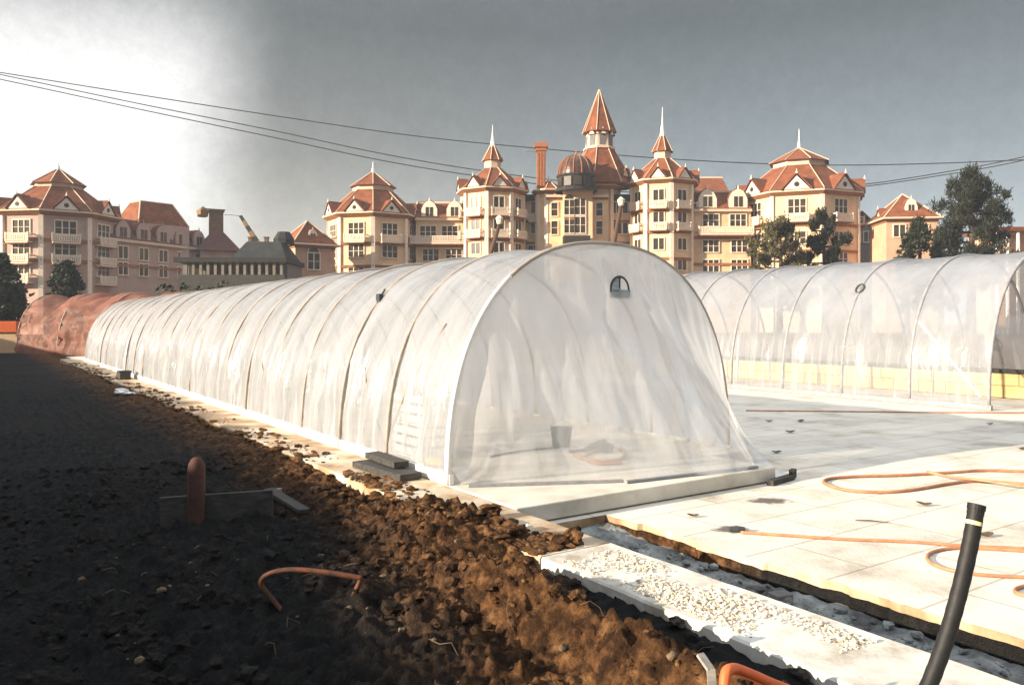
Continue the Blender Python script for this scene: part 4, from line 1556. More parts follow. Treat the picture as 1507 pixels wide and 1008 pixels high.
# centre block
cb_Y = YH - 3
cw = wing(hotel, 'centre_block', 804, 895, cb_Y, 291, 283, 16, wins=((816, 318, 'single'), (816, 345, 'single'), (882, 318, 'single'), (882, 345, 'single')), courses=(292,), inset=3.0)
fb_ = wing(hotel, 'entrance_bay', 829, 872, cb_Y - 1.5, 284, 280, 1.48, wins=((838, 316, 'arch'), (854, 316, 'big'), (838, 343, 'big'), (854, 343, 'big')), inset=0.7)
mb = MB()
mb.bb(lx(828, cb_Y) - lx(850.5, cb_Y), lx(866, cb_Y) - lx(850.5, cb_Y), -2.6, -0.02, zz(366, cb_Y), zz(351, cb_Y), 0)
mb.build('entrance_canopy', M['darkroof'], fb_)
mb = MB()
mb.bb(-1.9, -0.55, -0.09, -0.003, zz(326, cb_Y), zz(320, cb_Y), 0)
mb.build('panel', M['brown'], fb_)
oct_tower(hotel, 'spire_tower', 882, YH + 1, 3.0, 14, 283, [(283, 5.4), (222, 2.2), (198, 2.0), (197, 2.6), (133, 0.04)], None, [], None, courses=())
sp_t = [q for q in bpy.data.objects if q.name == 'spire_tower'][0]
for (k, z) in ((1, zz(262, YH)), (2, zz(258, YH)), (-1, zz(268, YH))):
    t = R_(14) - math.atan2(lx(882, YH), YH) + k * PI / 4
    n_ = Vector((math.sin(t), -math.cos(t), 0))
    put('ped_s', sp_t, n_ * 4.4 + Vector((0, 0, z)), t, (0.8,) * 3)
for k in (0, 1, -1, 2):
    t = R_(14) - math.atan2(lx(882, YH), YH) + k * PI / 4
    n_ = Vector((math.sin(t), -math.cos(t), 0))
    put('ped_s', sp_t, n_ * 2.15 + Vector((0, 0, zz(199, YH))), t, (0.5,) * 3)
# dome
dY = YH - 4.5
mb = MB()
dr = 28 / F * dY
zb, zt, zd = zz(283, dY), zz(262, dY), zz(229, dY)
prof_d = [(dr * 1.08, zb), (dr * 1.08, zb + 0.4), (dr * 0.98, zb + 0.45), (dr * 0.98, zt), (dr * 1.04, zt + 0.05), (dr * 1.04, zt + 0.3)]
rev(mb, prof_d, (0, 0, 0), 28, 1)
rev(mb, [(dr * 0.96 * math.cos(t) ** 0.8, zt + 0.3 + (zd - zt - 0.3) * math.sin(t)) for t in [PI / 2 * k / 10 for k in range(10)]] + [(0.02, zd)], (0, 0, 0), 28, 0)
for k in range(14):
    t = 2 * PI * k / 14
    mb.tube([(dr * 0.98 * math.cos(u) ** 0.8 * math.cos(t), dr * 0.98 * math.cos(u) ** 0.8 * math.sin(t), zt + 0.3 + (zd - zt - 0.3) * math.sin(u)) for u in [PI / 2 * j / 8 for j in range(8)]], 0.07, 5, 2)
mb.frustum((0, 0), 8, 0.2, 0.02, zd - 0.1, zd + 1.0, 0, 2)
dome = mb.build('dome', [M['copperdome'], M['darkroof'], M['brick']], hotel, smooth=False, loc=Vector((lx(848, dY), dY, 0)) - hotel.location)
dome_w = MB()
for k in range(5):
    t = R_(-60 + 30 * k)
    dome_w.box((math.sin(t) * dr, -math.cos(t) * dr, (zb + zt) / 2 + 0.2), (1.1, 0.16, (zt - zb) * 0.62), t, 0)
dome_w.build('dome_window', M['glass'], dome)
# chimney stack
mb = MB()
cY = YH - 2
w_ = 13 / F * cY
mb.bb(-w_ / 2, w_ / 2, 0, w_, zz(300, cY), zz(222, cY), 0)
mb.bb(-w_ / 2 - 0.15, w_ / 2 + 0.15, -0.15, w_ + 0.15, zz(222, cY) + 0.003, zz(217, cY), 0)
mb.bb(-w_ / 2 - 0.35, w_ / 2 + 0.35, -0.35, w_ + 0.35, zz(217, cY) + 0.003, zz(211, cY), 0)
for s in (-1, 0, 1):
    mb.frustum((s * 0.5, w_ / 2), 8, 0.2, 0.16, zz(211, cY), zz(208, cY), 0, 0)
    mb.bb(s * 0.42 - 0.06, s * 0.42 + 0.06, -0.06, 0.0, zz(282, cY), zz(225, cY), 0)
mb.bb(-2.2, -w_ / 2 - 0.3, 0.2, 0.3, zz(223, cY), zz(222, cY), 1)
mb.build('chimney_stack', [M['brick'], M['greywall']], hotel, loc=Vector((lx(796.5, cY), cY, 0)) - hotel.location)
oct_tower(hotel, 'corner_turret', 808, cb_Y + 2, 1.9, 10, 288, [(288, 2.1), (266, 0.05)], 258, [], None)
wing(hotel, 'link_wing', 893, 934, YH - 1, 296, 285, 14, wins=((907, 314, 'pair'), (924, 314, 'pair'), (907, 344, 'pair'), (924, 344, 'pair'), (912, 378, 'tri')), courses=(326, 358), flat=True)
oct_tower(hotel, 'turret', 975, YH - 1, 4.75, -7, 277, [(277, 5.2), (235, 1.25), (225, 1.25), (224.9, 1.6), (194, 0.05)], 158, [(302, 'pair', 'bal_s'), (333, 'pair', 'bal_s'), (371, 'pair', None), (400, 'pair', None)], 'ped_s', 1.0, (316, 346, 384), facets=range(-2, 3))
wing(hotel, 'link_wing', 1018, 1105, YH - 3.6, 312, 280, 14, dormers=(1041, 1086), wins=((1046, 333, 'tri'), (1086, 333, 'tri'), (1046, 371, 'tri'), (1088, 371, 'tri'), (1046, 400, 'tri'), (1088, 400, 'tri')), bals=((1066, 345, 'bal_l'),), courses=(350, 389), dscale=1.15)
wing(hotel, 'rear_block', 1000, 1072, YH + 20, 285, 257, 10, inset=4.0)
oct_tower(hotel, 'pavilion', 1176, YH, 8.7, -2, 299, [(299, 9.4), (249, 3.9), (242, 3.9), (241.9, 4.5), (218, 0.05)], 190, [(325, 'tri_tall', 'bal'), (366, 'tri', None), (395, 'tri', None)], 'ped', 1.3, (340, 376), facets=range(-2, 3))

# ---- small brick lodge left of the hotel


def hip_house(name, px, Y, w, d, rot, eave, apex, wall, label, cat, ridge=0.0, roofmat='tile', group=None):
    rt = empty(name, (lx(px, Y), Y, 0), R_(rot) - math.atan2(lx(px, Y), Y))
    tag(rt, label, cat, group)
    ze, za = zz(eave, Y), zz(apex, Y)
    mb = MB()
    mb.bb(-w / 2, w / 2, -d / 2, d / 2, -0.2, ze, 0)
    mb.bb(-w / 2 - 0.15, w / 2 + 0.15, -d / 2 - 0.15, d / 2 + 0.15, ze - 0.45, ze - 0.05, 1)
    mb.build('wall', [M[wall], M['brown']], rt)
    rb_ = MB()
    e = 0.6
    vs = [(-w / 2 - e, -d / 2 - e, ze), (w / 2 + e, -d / 2 - e, ze), (w / 2 + e, d / 2 + e, ze), (-w / 2 - e, d / 2 + e, ze), (-ridge / 2, 0, za), (ridge / 2 + 0.01, 0, za)]
    rb_.add(vs, [(0, 1, 5, 4), (1, 2, 5), (2, 3, 4, 5), (3, 0, 4), (3, 2, 1, 0)], 0)
    for (i, j) in ((0, 4), (1, 5), (2, 5), (3, 4)):
        rb_.tube([vs[i], vs[j]], 0.09, 5, 1)
    for (i, j) in ((0, 1), (1, 2), (2, 3), (3, 0)):
        rb_.tube([vs[i], vs[j]], 0.14, 5, 1)
    rb_.build('roof', [M[roofmat], M['pale']], rt)
    return rt, ze


ld, ze = hip_house('lodge', 452, 108, 5.4, 5.4, 22, 363, 325, 'pink', 'small pink lodge with a hipped red roof left of the hotel', 'building')
ld_f = -2.7
put('arch', ld, (-0.2, ld_f - 0.002, zz(398, 108)), 0, (1.1, 1, 1.0))
put('man', ld, (0.0, ld_f + 0.7, ze + 0.6), 0, (0.55, 0.6, 0.6))
put('pair', ld, (2.72, 0, zz(396, 108)), R_(90))

# ---- left wing of the place
YL = 105.0
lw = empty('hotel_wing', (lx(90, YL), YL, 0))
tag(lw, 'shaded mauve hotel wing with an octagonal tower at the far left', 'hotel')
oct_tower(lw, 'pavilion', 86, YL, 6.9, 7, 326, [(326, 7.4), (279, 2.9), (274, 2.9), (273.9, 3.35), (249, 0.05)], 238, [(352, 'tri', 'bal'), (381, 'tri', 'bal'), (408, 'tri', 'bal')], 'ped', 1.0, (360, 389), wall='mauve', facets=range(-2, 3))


def wing3(root, name, p0, p1, eave0, zr_up, depth, wall, nd_, nw, rows, Y0, slope=True):
    """wing between world points p0 and p1 (front line), eave height from row at Y0"""
    rl_ = Vector(root.location)
    v = Vector((p1.x - p0.x, p1.y - p0.y, 0))
    L = v.length
    rz = math.atan2(v.y, v.x)
    c = Vector((p0.x, p0.y, 0)) - rl_
    ze = zz(eave0, Y0)
    mb = MB()
    mb.bb(0, L, 0, depth, -0.2, ze, 0)
    mb.bb(-0.02, L + 0.02, -0.15, 0.04, zz(rows[0] + 10, Y0) - 0.2, zz(rows[0] + 10, Y0) + 0.15, 1)
    o = mb.build(name, [M[wall], M['brown']], root, loc=c, rz=rz)
    rb_ = MB()
    rb_.bb(-0.1, L + 0.1, -0.4, depth, ze + 0.003, ze + 0.35, 1)
    i_ = zr_up * 0.6
    vs = [(0, -0.35, ze + 0.353), (L, -0.35, ze + 0.353), (L - i_ * 0.6, i_, ze + zr_up), (i_ * 0.6, i_, ze + zr_up), (i_ * 0.6, depth - i_, ze + zr_up), (L - i_ * 0.6, depth - i_, ze + zr_up), (L, depth, ze + 0.353), (0, depth, ze + 0.353)]
    rb_.add(vs, [(0, 1, 2, 3), (3, 2, 5, 4), (4, 5, 6, 7), (0, 3, 4, 7), (1, 6, 5, 2), (0, 7, 6, 1)], 0)
    rb_.tube([vs[0], vs[3]], 0.09, 5, 1)
    rb_.build('roof', [M['tileshade'], M['pale']], o)
    for i in range(nd_):
        put('man_p', o, Vector((L * (i + 0.7) / nd_, -0.05, ze + 0.36)), 0)
    for py in rows:
        for i in range(nw):
            put('pair', o, Vector((L * (i + 0.7) / nw, -0.002, zz(py, Y0))), 0)
    return o


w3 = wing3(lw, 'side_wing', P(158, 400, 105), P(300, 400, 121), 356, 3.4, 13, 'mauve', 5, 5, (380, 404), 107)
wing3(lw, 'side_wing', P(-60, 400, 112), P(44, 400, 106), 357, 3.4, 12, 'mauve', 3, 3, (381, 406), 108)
# upper roof block with one sunlit slope
mb = MB()
Yu = 117.0
cxu = lx(222, Yu)
ub, ut = zz(334, Yu), zz(300, Yu)
W2, D2 = 7.6, 7.6
vs = [(-W2 / 2, -D2 / 2, ub), (W2 / 2, -D2 / 2, ub), (W2 / 2, D2 / 2, ub), (-W2 / 2, D2 / 2, ub), (-1.1, -2.4, ut), (1.6, -2.4, ut), (1.6, 2.4, ut), (-1.1, 2.4, ut)]
vs += [(q[0], q[1], zz(420, Yu)) for q in vs[:4]]
mb.add(vs, [(0, 1, 5, 4), (1, 2, 6, 5), (2, 3, 7, 6), (3, 0, 4, 7), (4, 5, 6, 7)], 0)
mb.add(vs, [(8, 9, 1, 0), (9, 10, 2, 1), (10, 11, 3, 2), (11, 8, 0, 3)], 1)
for (i, j) in ((0, 4), (1, 5), (2, 6), (3, 7), (4, 5), (5, 6), (6, 7), (7, 4)):
    mb.tube([vs[i], vs[j]], 0.1, 5, 2)
mb.build('upper_roof', [M['tile'], M['mauve'], M['pale']], lw, loc=Vector((cxu, Yu, 0)) - lw.location, rz=R_(-38))
# end pavilion with a tall stack
eb = empty('end_lodge', (lx(318, 122), 122, 0), R_(28))
tag(eb, 'dark gabled lodge with a tall brown stack at the right end of the mauve wing', 'building')
mb = MB()
mb.bb(-2.6, 2.6, -3, 3, -0.2, zz(372, 122), 0)
mb.build('wall', M['mauve'], eb)
mb = MB()
ze, za = zz(371.5, 122), zz(341, 122)
mb.add([(-3.2, -3.6, ze), (3.2, -3.6, ze), (3.2, 3.6, ze), (-3.2, 3.6, ze), (-0.6, -0.6, za), (0.9, -0.6, za), (0.9, 0.6, za), (-0.6, 0.6, za)], [(0, 1, 5, 4), (1, 2, 6, 5), (2, 3, 7, 6), (3, 0, 4, 7), (4, 5, 6, 7), (3, 2, 1, 0)], 0)
mb.build('roof', M['tileshade'], eb)
mb = MB()
mb.bb(-0.95, 0.95, -0.8, 0.8, zz(350, 122), zz(313, 122), 0)
mb.bb(-1.1, 1.1, -0.95, 0.95, zz(313, 122) + 0.003, zz(309, 122), 0)
mb.build('stack', M['stackb'], eb)
mb = MB()
mb.frustum((-1.95, -0.3), 4, 0.75, 0.95, zz(321, 122), zz(312, 122), R_(20), 0)
mb.frustum((-1.95, -0.3), 4, 0.95, 0.15, zz(312, 122) + 0.003, zz(306, 122), R_(20), 0)
mb.bb(-1.9, 1.2, -1.05, -0.96, zz(310.5, 122), zz(309, 122), 0)
mb.build('hopper', M['cranebox'], eb)

# ---- low station building
Ys = 95.0
sb = empty('station_building', (lx(345, Ys), Ys, 0), R_(2))
tag(sb, 'long low pavilion with pale columns and dark grey roofs left of the lodge', 'building')


def sx(px):
    return lx(px, Ys) - lx(345, Ys)


mb = MB()
mb.bb(sx(268), sx(421), 0.4, 8, -0.2, zz(387, Ys), 0)
mb.build('wall', M['greywall'], sb)
mb = MB()
mb.bb(sx(262), sx(424), -1.2, 8.4, zz(387, Ys) + 0.003, zz(380, Ys), 0)
mb.build('canopy_roof', M['darkroof'], sb)
mb = MB()
mb.bb(sx(268), sx(421), -0.9, 0.39, -0.2, zz(405, Ys), 0)
mb.build('parapet', M['dimwall'], sb)
for i in range(14):
    mb = MB()
    x = sx(278 + i * 10.6)
    mb.bb(x - 0.16, x + 0.16, -0.8, -0.5, zz(405, Ys) + 0.002, zz(387, Ys), 0)
    mb.bb(x - 0.28, x + 0.28, -0.85, -0.45, zz(389.5, Ys), zz(387, Ys) - 0.002, 0)
    mb.build('column', M['dimcol'], sb)
for i in range(6):
    mb = MB()
    x = sx(285 + i * 24)
    mb.bb(x - 0.6, x + 0.6, 0.35, 0.398, zz(404, Ys), zz(389, Ys), 0)
    mb.build('window', M['glass'], sb)
mb = MB()
zb_, zt_ = zz(380, Ys) + 0.003, zz(353, Ys)
xa, xb = sx(340), sx(420)
mb.add([(xa, 0, zb_), (xb, 0, zb_), (xb, 8, zb_), (xa, 8, zb_), (xa + 1.2, 2.2, zt_), (xb - 1.2, 2.2, zt_), (xb - 1.2, 5.8, zt_), (xa + 1.2, 5.8, zt_)], [(0, 1, 5, 4), (1, 2, 6, 5), (2, 3, 7, 6), (3, 0, 4, 7), (4, 5, 6, 7), (3, 2, 1, 0)], 0)
mb.build('roof', M['slate'], sb)
for px_ in (357, 381):
    mb = MB()
    mb.bb(sx(px_) - 0.22, sx(px_) + 0.22, 3, 3.5, zt_ - 0.2, zz(346, Ys), 0)
    mb.bb(sx(px_) - 0.3, sx(px_) + 0.3, 2.9, 3.6, zz(346, Ys) + 0.002, zz(344.5, Ys), 0)
    mb.build('chimney', M['stackb'], sb)
mb = MB()
x = sx(405)
mb.frustum((x, 4), 8, 1.25, 1.25, zt_ - 0.1, zz(348, Ys), 0, 0)
mb.frustum((x, 4), 8, 1.3, 0.75, zz(348, Ys) + 0.003, zz(336, Ys), 0, 0)
mb.build('roof_turret', M['slate'], sb)

# crane boom behind it
Yc_ = 112.0
cr = empty('crane', (lx(385, Yc_), Yc_, 0))
tag(cr, 'tilted crane boom with dark and pale bands rising behind the grey roofs', 'crane')
pA = P(388, 372, Yc_) - cr.location
pB = P(354, 318, Yc_) - cr.location
n = 7
for i in range(n):
    mb = MB()
    a_, b_ = pA.lerp(pB, i / n), pA.lerp(pB, (i + 1) / n)
    mb.beam(a_, b_, 0.75 - 0.06 * i, 0.75 - 0.06 * i)
    mb.build('boom_section', M['darkroof'] if i % 2 == 0 else M['cranebox'], cr)
mb = MB()
mb.tube([pB, P(335, 316, Yc_) - cr.location, P(330, 317, Yc_) - cr.location], 0.035, 5)
mb.build('cable', M['cable'], cr)
mb = MB()
mb.bb(-2.2, 2.6, -1.2, 1.2, 0.6, 2.2)
mb.bb(-1.2, 1.0, -1.1, 1.1, 2.203, pA.z + 0.3)
for x in (-1.6, 0.2, 1.9):
    for y in (-1.25, 1.25):
        vs = [(x + 0.5 * math.cos(2 * PI * k / 14), y, 0.5 + 0.5 * math.sin(2 * PI * k / 14)) for k in range(14)]
        mb.prism([(q[0], q[2]) for q in vs], y - 0.18, y + 0.18)
mb.build('carriage', M['cranebox'], cr)

# ---- right hand small buildings
rh, ze = hip_house('gatehouse', 1328, 112, 6.6, 6.6, 20, 326, 286, 'pink', 'pink gatehouse with a steep pyramid roof between the hotel and the big pine', 'building')
put('man', rh, (0.2, -2.6, ze + 0.5), 0, (0.7, 0.9, 0.9))
put('pair', rh, (-1.6, -3.302, zz(352, 112)), 0)
put('pair', rh, (1.4, -3.302, zz(352, 112)), 0)
put('ped_s', rh, (-2.9, 0.4, ze + 0.3), R_(-90), (1.0,) * 3)
gb = empty('gabled_house', (lx(1267, 128), 128, 0), R_(4))
tag(gb, 'shaded grey gabled house squeezed behind the right pavilion of the hotel', 'building')
mb = MB()
hw = 27 / F * 128
ze, za = zz(338, 128), zz(315, 128)
mb.bb(-hw, hw, 0, 9, -0.2, ze, 0)
mb.prism([(-hw, ze + 0.002), (hw, ze + 0.002), (0, za)], 0, 9, mi=0)
mb.build('wall', M['greywall'], gb)
mb = MB()
for s in (-1, 1):
    a, b = Vector((s * (hw + 0.5), 0, ze - 0.4)), Vector((0, 0, za + 0.15))
    mb.add([a + Vector((0, -0.5, 0)), b + Vector((0, -0.5, 0)), b + Vector((0, 9.4, 0)), a + Vector((0, 9.4, 0)), a + Vector((0, -0.5, 0.3)), b + Vector((0, -0.5, 0.3)), b + Vector((0, 9.4, 0.3)), a + Vector((0, 9.4, 0.3))], [(0, 1, 2, 3), (4, 5, 6, 7), (0, 1, 5, 4), (1, 2, 6, 5), (2, 3, 7, 6), (3, 0, 4, 7)])
mb.build('roof', M['tile'], gb)
put('pair', gb, (-0.9, -0.002, zz(356, 128)), 0)
put('pair', gb, (1.2, -0.002, zz(356, 128)), 0)
rp = empty('veranda', (lx(1500, 100), 100, 0))
tag(rp, 'low veranda with white posts at the right edge behind the big pine', 'building')
mb = MB()
mb.bb(-3.0, 8, 0.8, 6, -0.2, zz(341, 100))
mb.build('wall', M['pink'], rp)
mb = MB()
mb.bb(-3.4, 8.4, -0.8, 6.4, zz(341, 100) + 0.003, zz(335, 100))
mb.build('roof', M['tile'], rp)
for i in range(9):
    mb = MB()
    mb.bb(-3.0 + i * 1.3 - 0.12, -3.0 + i * 1.3 + 0.12, -0.5, -0.25, -0.2, zz(341, 100))
    mb.build('post', M['whitetrim'], rp)

# ------------------------------------------------------------------ street lamps in front of the hotel


def lamp(px0, py0, px1, py1, Y, label):
    b = P(px0, py0, Y)
    t_ = P(px1, py1, Y)
    k = b.z / (t_.z - b.z)
    foot = b - (t_ - b) * k
    foot.z = -0.03
    rt = empty('street_lamp', foot)
    tag(rt, label, 'street lamp', 'lamp posts before the hotel')
    mb = MB()
    mb.tube([Vector((0, 0, 0)), (t_ - foot) * 0.5, t_ - foot], [0.36, 0.30, 0.24], 10)
    mb.tube([Vector((0, 0, 0)), Vector((0, 0, 0.6))], [0.6, 0.5], 10)
    mb.build('pole', M['post'], rt, smooth=True)
    mb = MB()
    c = t_ - foot
    mb.frustum((c.x, c.y), 8, 0.32, 0.5, c.z, c.z + 0.7, 0, 0)
    mb.frustum((c.x, c.y), 8, 0.55, 0.1, c.z + 0.703, c.z + 1.1, 0, 0)
    mb.build('lantern', M['lamp'], rt)


lamp(904, 355, 914, 303, 100, 'slanting brown lamp post with a pale lantern right of the hotel entrance')
lamp(721, 378, 735, 330, 100, 'slanting dark lamp post in front of the turret left of the hotel entrance')

# ------------------------------------------------------------------ overhead wires
for pts, lab in (([(-160, 82), (0, 107), (200, 139), (400, 170), (600, 199), (785, 218), (1000, 235), (1200, 243), (1400, 240), (1680, 227)], 'highest of the overhead wires, crossing the whole sky'),
                 ([(-160, 78), (0, 110), (200, 152), (400, 192), (560, 226), (700, 250), (860, 270), (1050, 283), (1240, 275), (1400, 252), (1507, 231), (1680, 190)], 'middle overhead wire dropping behind the hotel roofs and rising again at right'),
                 ([(-160, 85), (0, 117), (200, 160), (400, 202), (560, 236), (700, 259), (860, 278), (1050, 288), (1240, 278), (1400, 256), (1507, 236), (1680, 197)], 'lowest of the three overhead wires')):
    q = [P(x, y, 132) for x, y in pts]
    c = q[0].copy()
    mb = MB()
    mb.tube(smooth_path([p_ - c for p_ in q], 6), 0.085, 6)
    o = mb.build('overhead_wire', M['cable'], smooth=True, loc=c)
    tag(o, lab, 'wire', 'overhead wires')

# ------------------------------------------------------------------ trees


def tree(name, px, Y, top, wpx, kind, seed, label, cat='tree', mat='leaf', group=None, low=0.25, nclump=150, leaf=0.20):
    r = random.Random(seed)
    x = lx(px, Y)
    H = zz(top, Y)
    W = wpx / F * Y
    rt = empty(name, (x, Y, -0.05))
    tag(rt, label, cat, group)
    tb = MB()
    tb.tube([(0, 0, 0), (0.1 * r.uniform(-1, 1), 0, H * 0.4), (0.2 * r.uniform(-1, 1), 0, H * 0.75), (0, 0, H * 0.93)], [0.028 * H + 0.05, 0.022 * H, 0.013 * H, 0.02], 8)
    cb_ = MB()
    tips = []
    if kind == 'pine':
        nl = max(11, nclump // 9)
        for i in range(nl):
            f = low + (0.97 - low) * (i + r.random()) / nl
            az = i * 2.4 + r.uniform(-0.5, 0.5)
            env = (0.75 + 0.25 * sstep(f, low, 0.45)) * (1 - sstep(f, 0.55, 1.08)) ** 0.8 + 0.10
            ln = W / 2 * env * r.uniform(0.6, 1.2)
            b0_ = Vector((0, 0, H * f))
            d_ = Vector((math.cos(az), math.sin(az), 0))
            e_ = b0_ + d_ * ln + Vector((0, 0, 0.28 * ln))
            md = b0_ + d_ * ln * 0.6 + Vector((0, 0, 0.02 * ln))
            tb.tube([b0_, md, e_], [0.010 * H, 0.006 * H, 0.01], 5)
            for k in range(7):
                u = r.uniform(0.3, 1.05)
                q = b0_ * (1 - u) ** 2 + md * 2 * u * (1 - u) + e_ * u * u
                tips.append(q + Vector((r.gauss(0, 0.06 * W * u), r.gauss(0, 0.06 * W * u), r.uniform(-0.01, 0.05) * H)))
            tips.append(e_ + Vector((0, 0, 0.02 * H)))
        nclump = 0
    for i in range(nclump):
        f = low + (1 - low) * r.random() ** 0.85
        if kind == 'bush':
            env = math.sqrt(max(0.0, 1 - (2 * f - 1) ** 2)) + 0.05 if f > 0.5 else 1.0
            env *= 0.85
        else:
            env = math.sin(PI * min(1, (f - low) / (1 - low) * 0.85 + 0.15)) * 0.9 + 0.1
        az = r.uniform(0, 2 * PI)
        rad = W / 2 * env * math.sqrt(r.uniform(0.05, 1.0))
        c = Vector((rad * math.cos(az), rad * math.sin(az), H * f))
        if r.random() < 0.2:
            b0_ = Vector((0, 0, max(0.1 * H, H * f - rad * 0.5)))
            tb.tube([b0_, b0_.lerp(c, 0.6) + Vector((0, 0, -0.03 * H)), c], [0.008 * H, 0.005 * H, 0.01], 5)
        tips.append(c)
    for c in tips:
        cr_ = W * r.uniform(0.05, 0.10)
        up = 1.35 if kind == 'pine' else 0.9
        if kind == 'pine':
            cr_ = W * r.uniform(0.035, 0.07)
        for _ in range(80 if kind == 'pine' else 46):
            d_ = Vector((r.gauss(0, 1), r.gauss(0, 1), r.gauss(0, 1) * up)) * cr_ * 0.55
            q = c + d_
            if q.z < 0.05:
                continue
            n_ = Vector((r.gauss(0, 1), r.gauss(0, 1), r.gauss(0, 1))).normalized()
            u = n_.orthogonal().normalized()
            w2 = n_.cross(u)
            s1, s2 = leaf * r.uniform(0.6, 1.3), leaf * r.uniform(0.35, 0.8)
            if kind == 'pine':
                u = (u + Vector((0, 0, 0.9)) + d_.normalized() * 0.6).normalized()
                w2 = u.cross(n_).normalized()
                s1, s2 = 0.30 * r.uniform(0.6, 1.2), 0.055
            cb_.add([q - u * s1, q + w2 * s2, q + u * s1, q - w2 * s2], [(0, 1, 2, 3)])
    tb.build('trunk', M['bark'], rt, smooth=True)
    cb_.build('crown', M[mat], rt, fix=False)


tree('pine_tree', 1430, 82, 258, 112, 'pine', 21, 'tall dark pine with tufted branches at the right, rising above the tunnel', nclump=310, low=0.3, mat='needle')
tree('pine_tree', 1214, 86, 312, 66, 'pine', 22, 'narrow dark pine just in front of the right pavilion of the hotel', nclump=190, low=0.25, mat='needle')
tree('tree', 1147, 84, 322, 88, 'pine', 23, 'sunlit tree with pale blotched leaves left of the narrow pine', mat='leaf2', nclump=230, low=0.2)
tree('shrub', 1352, 84, 322, 56, 'round', 24, 'round shrubby tree in front of the pink gatehouse', nclump=150, mat='leaf')
tree('shrub', 1335, 80, 345, 40, 'bush', 29, 'low dark shrub at the foot of the pink gatehouse', nclump=80)
tree('shrub', 1385, 86, 335, 50, 'bush', 30, 'brownish shrub between the gatehouse tree and the tall pine', nclump=90, mat='leaf2')
tree('shrub', 97, 78, 386, 52, 'bush', 25, 'rounded dark bush below the octagonal tower at far left', nclump=130)
tree('tree', 2, 70, 376, 56, 'round', 26, 'dark tree cut by the left edge of the picture', nclump=150)
tree('tree', -10, 60, 415, 100, 'bush', 31, 'low dark thicket at the left edge behind the orange board', nclump=150)


def hedge(px0, px1, Y, top, d, label, seed):
    r = random.Random(seed)
    x0, x1 = lx(px0, Y), lx(px1, Y)
    H = zz(top, Y)
    rt = empty('hedge', ((x0 + x1) / 2, Y, -0.05))
    tag(rt, label, 'hedge', 'dark hedges behind the near tunnel')
    mb = MB()
    w = x1 - x0
    for i in range(int(w * 130)):
        u = r.uniform(-w / 2, w / 2)
        hh = H * (0.86 + 0.2 * N3(u * 0.6, seed) + 0.08 * N3(u * 2.2, seed))
        q = Vector((u, r.uniform(-d / 2, d / 2), hh * r.random() ** 0.6))
        n_ = Vector((r.gauss(0, 1), r.gauss(0, 1), r.gauss(0, 1))).normalized()
        a_ = n_.orthogonal().normalized()
        b_ = n_.cross(a_)
        mb.add([q - a_ * 0.22, q + b_ * 0.13, q + a_ * 0.22, q - b_ * 0.13], [(0, 1, 2, 3)])
    mb.build('foliage', M['leaf'], rt, fix=False)
    mb = MB()
    for i in range(int(w / 1.2)):
        u = -w / 2 + 0.6 + i * 1.2
        mb.tube([(u, 0, 0), (u + 0.1, 0.05, H * 0.4), (u - 0.1, 0, H * 0.75)], [0.06, 0.05, 0.02], 6)
    mb.build('stem', M['bark'], rt)


hedge(235, 335, 62, 408, 2.5, 'dark hedge beyond the near tunnel, in front of the mauve wing', 2)
hedge(325, 420, 66, 408, 2.5, 'dark hedge beyond the near tunnel, in front of the low station pavilion', 6)

# ------------------------------------------------------------------ hazy air
hm, ht = nt('haze')
pv_ = nd(ht, 'ShaderNodeVolumePrincipled', Density=0.00045, Anisotropy=0.0)
pv_.inputs['Color'].default_value = (0.80, 0.88, 1.0, 1)
ho = nd(ht, 'ShaderNodeOutputMaterial')
ht.links.new(pv_.outputs[0], ho.inputs['Volume'])
mb = MB()
mb.bb(-345, 345, -345, 345, -1.7, 40.0)
o = mb.build('haze', hm, rz=TH)
tag(o, 'thin pale haze in the air softening the far hotel', 'haze', kind='stuff')

# ------------------------------------------------------------------ light, sky, camera
EL = R_(16)
SUN = Vector((-0.917 * math.cos(EL), -0.399 * math.cos(EL), math.sin(EL)))
sl = bpy.data.lights.new('sun', 'SUN')
sl.energy = 5.0
sl.angle = R_(0.6)
sl.color = (1.0, 0.85, 0.66)
so = bpy.data.objects.new('sun', sl)
COL.objects.link(so)
so.rotation_euler = (-SUN).to_track_quat('-Z', 'Y').to_euler()

wd = bpy.data.worlds.new('World')
scn.world = wd
wd.use_nodes = True
t = wd.node_tree
t.nodes.clear()
L = t.links.new
EXPO = 1.4


def lin(r, g_, b):
    f = lambda c: (c / 255 / 12.92) if c < 10 else (((c / 255) + 0.055) / 1.055) ** 2.4
    k = 2 ** -EXPO
    return (f(r) * k, f(g_) * k, f(b) * k)


sky = nd(t, 'ShaderNodeTexSky')
sky.sky_type = 'NISHITA'
sky.sun_disc = False
sky.sun_elevation = EL
sky.sun_rotation = math.atan2(SUN.x, SUN.y)
tc = nd(t, 'ShaderNodeTexCoord')
sxyz = nd(t, 'ShaderNodeSeparateXYZ')
L(tc.outputs['Generated'], sxyz.inputs[0])
az = nd(t, 'ShaderNodeMath', operation='ARCTAN2')
L(sxyz.outputs['X'], az.inputs[0])
L(sxyz.outputs['Y'], az.inputs[1])
nz = nd(t, 'ShaderNodeTexNoise', Scale=3.0, Detail=5.0, Roughness=0.55)
L(tc.outputs['Generated'], nz.inputs['Vector'])


